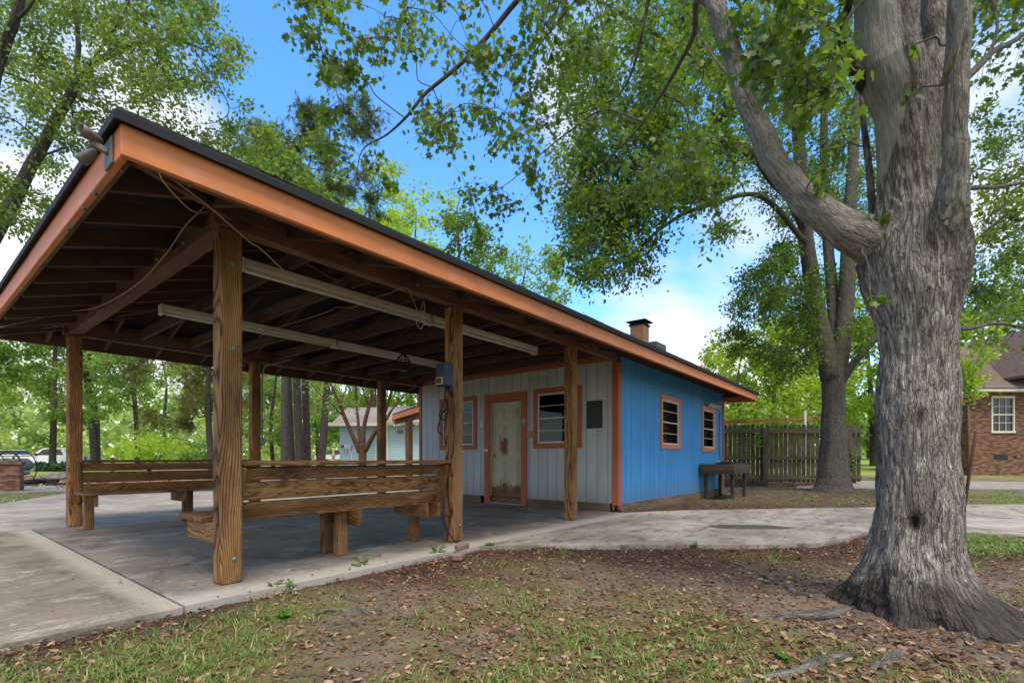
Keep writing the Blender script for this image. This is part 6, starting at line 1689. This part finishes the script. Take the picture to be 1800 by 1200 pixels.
def blades(name, roots, per, hmin, hmax, width, spread, mat):
    V = []; Fc = []; R = []
    for (x, y) in roots:
        tint = random.random()
        for _ in range(per):
            a = random.uniform(0, 6.283); rr = abs(random.gauss(0, spread)); bx, by = x + math.cos(a) * rr, y + math.sin(a) * rr
            z = ground_z(bx, by) - .004; h = random.uniform(hmin, hmax); a2 = a + random.gauss(0, .9); le = h * random.uniform(.3, 1.9)
            w = width * random.uniform(.6, 1.3); sx, sy = -math.sin(a2) * w, math.cos(a2) * w; dx, dy = math.cos(a2) * le, math.sin(a2) * le
            b = len(V)
            V += [(bx - sx, by - sy, z), (bx + sx, by + sy, z), (bx + dx * .4 + sx * .8, by + dy * .4 + sy * .8, z + h * .6), (bx + dx * .4 - sx * .8, by + dy * .4 - sy * .8, z + h * .6), (bx + dx, by + dy, z + h * random.uniform(.7, 1))]
            Fc += [(b, b + 1, b + 2, b + 3), (b + 3, b + 2, b + 4)]
            c_ = min(1, max(0, tint * .6 + random.random() * .4)) ** 1.1
            if random.random() < .12: c_ = 1.0
            else: c_ = min(c_, .8)
            R += [c_] * 5
    mb = MB(); mb.v = V; mb.f = Fc; mb.g = V; mb.extra = {'rnd': R}
    return build(mb, name, mat)
def gd(x, y, d, px):
    g_ = .10 + 1.7 * gnoise(x, y) + .22 * sstep(3.6, 2.3, d)
    edge = 3.3 - y if x < 3.7 else 9
    g_ -= .55 * sstep(.5, .05, edge) if edge < .5 else 0
    dt = math.hypot(x - TREE1.x, y - TREE1.y); g_ -= .8 * sstep(.95, .5, dt)
    if px > 1690: g_ += .35
    if 850 < px < 1500 and d > 3.6: g_ -= .35
    if d > 6 : g_ += .1
    return max(0.0, min(1, g_ * 1.1))
gr = sample_front(1750, gd, 1.75, 6.2)
o = blades('grass', gr, 8, .010, .058, .0024, .034, M['grass']); tag(o, 'thin patchy grass tufts growing through the bare dirt', 'grass', None, 'stuff')
gr = sample_front(1500, lambda x, y, d, px: (.8 if px > 1690 else .12 if px > 1150 and d > 9.5 else 0) if gnoise(x, y) > -.15 else 0, 4.0, 14)
o = blades('grass', gr, 9, .02, .055, .005, .05, M['grass']); tag(o, 'sparse grass beyond the walkway and right of the big trunk', 'grass', None, 'stuff')
# far lawn edge and grass by the left path
gr = []
while len(gr) < 500:
    p = P(random.uniform(-150, 108), HY, random.uniform(9.6, 13))
    if not in_poly(p.x, p.y, APRON): gr.append((p.x, p.y))
o = blades('grass', gr, 8, .02, .07, .005, .06, M['grass']); tag(o, 'strip of grass along the pale concrete at the left edge', 'grass', None, 'stuff')

def scatter(name, pts, smin, smax, mat, shape, label, cat, lift=.004, tilt=.35):
    n = len(pts); P3 = [(x, y, ground_z(x, y) + lift + random.random() * .006) for x, y in pts]
    a = RNG.uniform(0, 6.283, n); dr = np.stack([np.cos(a), np.sin(a), RNG.normal(0, tilt * .5, n)], 1)
    o = leaf_mesh(name, P3, dr, smin + (smax - smin) * RNG.random(n) ** 2.2, shape, mat, None, 1.6)
    return tag(o, label, cat, None, 'stuff')
SHAPES['curl'] = (np.array([(0, 0, .02), (.2, .25, .10), (.22, .6, .06), (.05, 1, .16), (-.18, .65, .12), (-.2, .28, .04)]), [(0, 1, 2, 3), (0, 3, 4, 5)])
SHAPES['chip'] = (np.array([(.12, 0, 0), (.15, 1, .1), (-.12, .95, .05), (-.15, .05, .08)]), [(0, 1, 2, 3)])
ld = lambda x, y, d, px: max(0, min(1, (.42 + .45 * sstep(600, 1100, px) + .35 * noise.noise(Vector((x * 1.4, y * 1.4, 9))) - (.35 if px > 1720 else 0))))
scatter('fallen_leaves', sample_front(21000, ld, 1.75, 7), .008, .048, M['litter'], 'curl', 'dry tan and brown leaves scattered over the dirt', 'leaves')
def md(x, y, d, px):
    if x < 2.0: return .12 if y > 2.9 else .05
    w = (3.3 - y) if x < 3.7 else (y - (3.2 - (x - 3.75) * 1.2)) * -.63
    return max(.06, sstep(1.3, .15, w + .4 * gnoise(x, y)))
scatter('mulch_chips', sample_front(15000, md, 1.8, 7), .008, .032, M['chip'], 'chip', 'reddish brown mulch chips and twig bits along the concrete edge', 'mulch', .003, .5)
scatter('mulch_chips', sample_front(2500, lambda x, y, d, px: .6 if x > 7.3 and 850 < px < 1560 else 0, 7.9, 16), .02, .07, M['chip'], 'chip', 'bark chips in the bed below the blue wall', 'mulch', .004, .5)
tw = sample_front(900, ld, 1.75, 7); mb = MB()
for x, y in tw:
    a = random.uniform(0, 6.283); L_ = random.uniform(.03, .13); z = ground_z(x, y) + .006
    p0 = Vector((x, y, z)); p2 = Vector((x + math.cos(a) * L_, y + math.sin(a) * L_, z + random.uniform(-.004, .012))); p1 = p0.lerp(p2, .5) + Vector((random.gauss(0, .006), random.gauss(0, .006), .004))
    r_ = random.uniform(.0009, .0024); mb.tube([p0, p1, p2], [r_, r_, r_ * .6], 4, False)
tag(build(mb, 'twigs', M['tablewood']), 'thin dead twigs lying among the fallen leaves', 'twigs', None, 'stuff')
pts = []
while len(pts) < 5000:
    p = P(random.uniform(-200, 420), HY, random.uniform(14.5, 27))
    if not in_poly(p.x, p.y, APRON): pts.append((p.x, p.y))
scatter('straw_litter', pts, .06, .16, M['litter'], 'curl', 'orange brown leaf litter on the bed behind the barbecue', 'leaves', .01)

sl_ = []
while len(sl_) < 120:
    x, y = random.uniform(-1.5, 7), 3.32 + abs(random.gauss(0, .9))
    if y < 8.2: sl_.append((x, y))
for k in range(60):
    p = G(random.uniform(950, 1500), random.uniform(896, 955))
    if in_poly(p.x, p.y, PATH): sl_.append((p.x, p.y))
P3 = [(x, y, .003) for x, y in sl_]; a_ = RNG.uniform(0, 6.283, len(P3))
tag(leaf_mesh('fallen_leaves', P3, np.stack([np.cos(a_), np.sin(a_), 0 * a_], 1), RNG.uniform(.012, .045, len(P3)), 'curl', M['litter'], None, 2.2), 'few dry leaves blown onto the concrete slab and walkway', 'leaves', None, 'stuff')

def weed(px, py, h, n, label, sz=.03):
    p = G(px, py, -.03); z = ground_z(p.x, p.y); b = Vector((p.x, p.y, z)); o = thing('weed', label, 'weed', b, 'weeds along the concrete edge')
    mb = MB(); pos = []; dr = []
    for k in range(n):
        a = random.uniform(0, 6.283); le = h * random.uniform(.5, 1); e = b + Vector((math.cos(a) * le * .6, math.sin(a) * le * .6, le * random.uniform(.5, 1)))
        q = catmull([b, b.lerp(e, .5) + Vector((0, 0, le * .15)), e], 3); mb.tube(q, .0016, 4)
        for i in range(2, len(q)):
            for s_ in (-1, 1):
                pos.append(q[i]); dr.append((math.cos(a + s_ * 1.1), math.sin(a + s_ * 1.1), random.uniform(-.1, .5)))
    build(mb, 'stem', M['weed'], o); leaf_mesh('leaves', pos, dr, RNG.uniform(.6, 1.2, len(pos)) * sz, 'oval', M['weed'], o, 1.6)
weed(632, 998, .16, 7, 'tallest weed right of the corner post with small round leaves', .034)
weed(606, 1008, .06, 6, 'low weed just left of the tallest one by the slab', .032)
weed(672, 992, .07, 5, 'small weed between the tallest weed and the broken bricks', .026)
weed(768, 976, .14, 7, 'feathery weed just left of the broken bricks', .030)
weed(861, 962, .08, 8, 'bushy weed where the walkway meets the slab', .034)
weed(482, 1036, .09, 5, 'weed nearest the foot of the corner post', .030)
weed(510, 1040, .08, 5, 'upright weed a little right of the corner post', .026)
weed(440, 1046, .05, 6, 'flat weed left below the corner post', .026)
weed(1095, 962, .06, 5, 'small weed at the middle of the walkway edge', .024)
weed(1220, 962, .06, 6, 'weed at the walkway edge in front of the puddle', .026)
weed(1365, 965, .06, 6, 'weed close to the bend of the walkway', .026)
weed(1380, 1160, .05, 8, 'pale leafy weed among the roots at lower right', .022)
weed(500, 1082, .05, 9, 'dark green clump in the dirt below the front bench', .03)
weed(320, 1058, .03, 5, 'tiny weed in the slab joint at the concrete corner', .02)

# ------------------------------------------------------------------ sky, sun, camera
wd = bpy.data.worlds.new('World'); scene.world = wd; wd.use_nodes = True
nt = wd.node_tree; nt.nodes.clear()
SUN_EL, SUN_AZ = math.radians(64), math.atan2(-.82, -.57)        # direction towards the sun: behind the camera, to its left
sd = Vector((math.cos(SUN_EL) * math.cos(SUN_AZ), math.cos(SUN_EL) * math.sin(SUN_AZ), math.sin(SUN_EL)))
class WN(N):
    def __init__(s): s.t = nt; s.o = nt.nodes.new('ShaderNodeOutputWorld')
w = WN()
sky = w.n('ShaderNodeTexSky', sky_type='NISHITA'); sky.sun_disc = False; sky.sun_elevation = SUN_EL; sky.sun_rotation = math.atan2(sd.x, sd.y)
sky.air_density = 1.0; sky.dust_density = .6; sky.ozone_density = 1.6
hs = w.n('ShaderNodeHueSaturation'); hs.inputs['Saturation'].default_value = 1.3; hs.inputs['Value'].default_value = 1.12; w.l(sky.outputs[0], hs.inputs['Color'])
dirv = w.n('ShaderNodeTexCoord').outputs['Generated']
s = w.sep(dirv)
den = w.math('ADD', w.math('MAXIMUM', s[2], 0.0), .22)
pl = w.comb(w.math('DIVIDE', s[0], den), w.math('DIVIDE', s[1], den), 0.0)
c1 = w.noise(w.map(pl, (1, 1, 1), (3.1, 1.7, 0)), 1.5, 9, .56, .25)
c2 = w.noise(w.map(pl, (1, 1, 1), (1.1, 5.7, 0)), .7, 3, .5)
def patch(px, py, rad):
    v = P(px, py, 1.0) - Vector((0, 0, HC)); v.normalize()
    x = w.n('ShaderNodeVectorMath', operation='DOT_PRODUCT'); w.l(dirv, x.inputs[0]); x.inputs[1].default_value = v
    return w.ramp(x.outputs['Value'], [(math.cos(rad), 0), (math.cos(rad * .25), 1)])
pt = None
for px, py, rd_, k in ((1230, 545, .24, .24), (950, 255, .13, .2), (110, 190, .26, .22), (330, 260, .14, .12), (1720, 250, .16, .14), (1780, 490, .14, .2), (1010, 90, .16, .12), (240, 720, .5, .2), (800, 480, .1, -.2), (760, 250, .22, -.22)):
    q = w.math('MULTIPLY', patch(px, py, rd_), k); pt = q if pt is None else w.math('ADD', pt, q)
def dpatch(v, rad, k):
    x = w.n('ShaderNodeVectorMath', operation='DOT_PRODUCT'); w.l(dirv, x.inputs[0]); x.inputs[1].default_value = Vector(v).normalized()
    return w.math('MULTIPLY', w.ramp(x.outputs['Value'], [(math.cos(rad), 0), (math.cos(rad * .5), 1)]), k)
pt = w.math('ADD', pt, dpatch((-FW.x, -FW.y, .6), 1.2, .3)); pt = w.math('ADD', pt, dpatch((FW.x * .1, FW.y * .1, 1), .62, .3))  # unseen clouds behind the camera and overhead, added for neutral fill light
low = w.ramp(s[2], [(.0, .22), (.28, 0)])
cf = w.math('ADD', w.math('ADD', w.math('MULTIPLY', c1, .75), w.math('MULTIPLY', c2, .25)), w.math('ADD', pt, low))
cm = w.ramp(cf, [(.60, 0), (.80, .92)])
shade = w.ramp(cf, [(.6, .78), (.85, 1.0)])
CLOUD = 3.5
cc = w.mix(1, (CLOUD * 1.02, CLOUD, CLOUD * .99), shade, 'MULTIPLY')
skyc = w.mix(cm, hs.outputs[0], cc)
bg = w.n('ShaderNodeBackground'); w.l(skyc, bg.inputs[0]); bg.inputs[1].default_value = .13
w.l(bg.outputs[0], w.o.inputs[0])

sl = bpy.data.lights.new('sun', 'SUN'); sl.energy = 1.5; sl.angle = math.radians(22); sl.color = (1.0, .95, .87)
so = bpy.data.objects.new('sun', sl); so.rotation_euler = (-sd).to_track_quat('-Z', 'Y').to_euler(); COL.objects.link(so)

cam = bpy.data.cameras.new('camera'); co = bpy.data.objects.new('camera', cam); COL.objects.link(co); scene.camera = co
cam.sensor_width = 36; cam.lens = F / 1800 * 36; cam.shift_x = 0; cam.shift_y = (HY - 600) / 1800
co.location = (0, 0, HC); co.rotation_euler = (math.radians(90), 0, ANG - math.radians(90)) if False else (math.radians(90), 0, math.atan2(FW.y, FW.x) - math.pi / 2)
cam.clip_start = .05; cam.clip_end = 2000
scene.view_settings.view_transform = 'Standard'; scene.view_settings.look = 'None'
scene.view_settings.exposure = 1.48; scene.view_settings.gamma = 1
scene.cycles.max_bounces = 8; scene.cycles.diffuse_bounces = 5; scene.cycles.transparent_max_bounces = 8; scene.cycles.transmission_bounces = 4
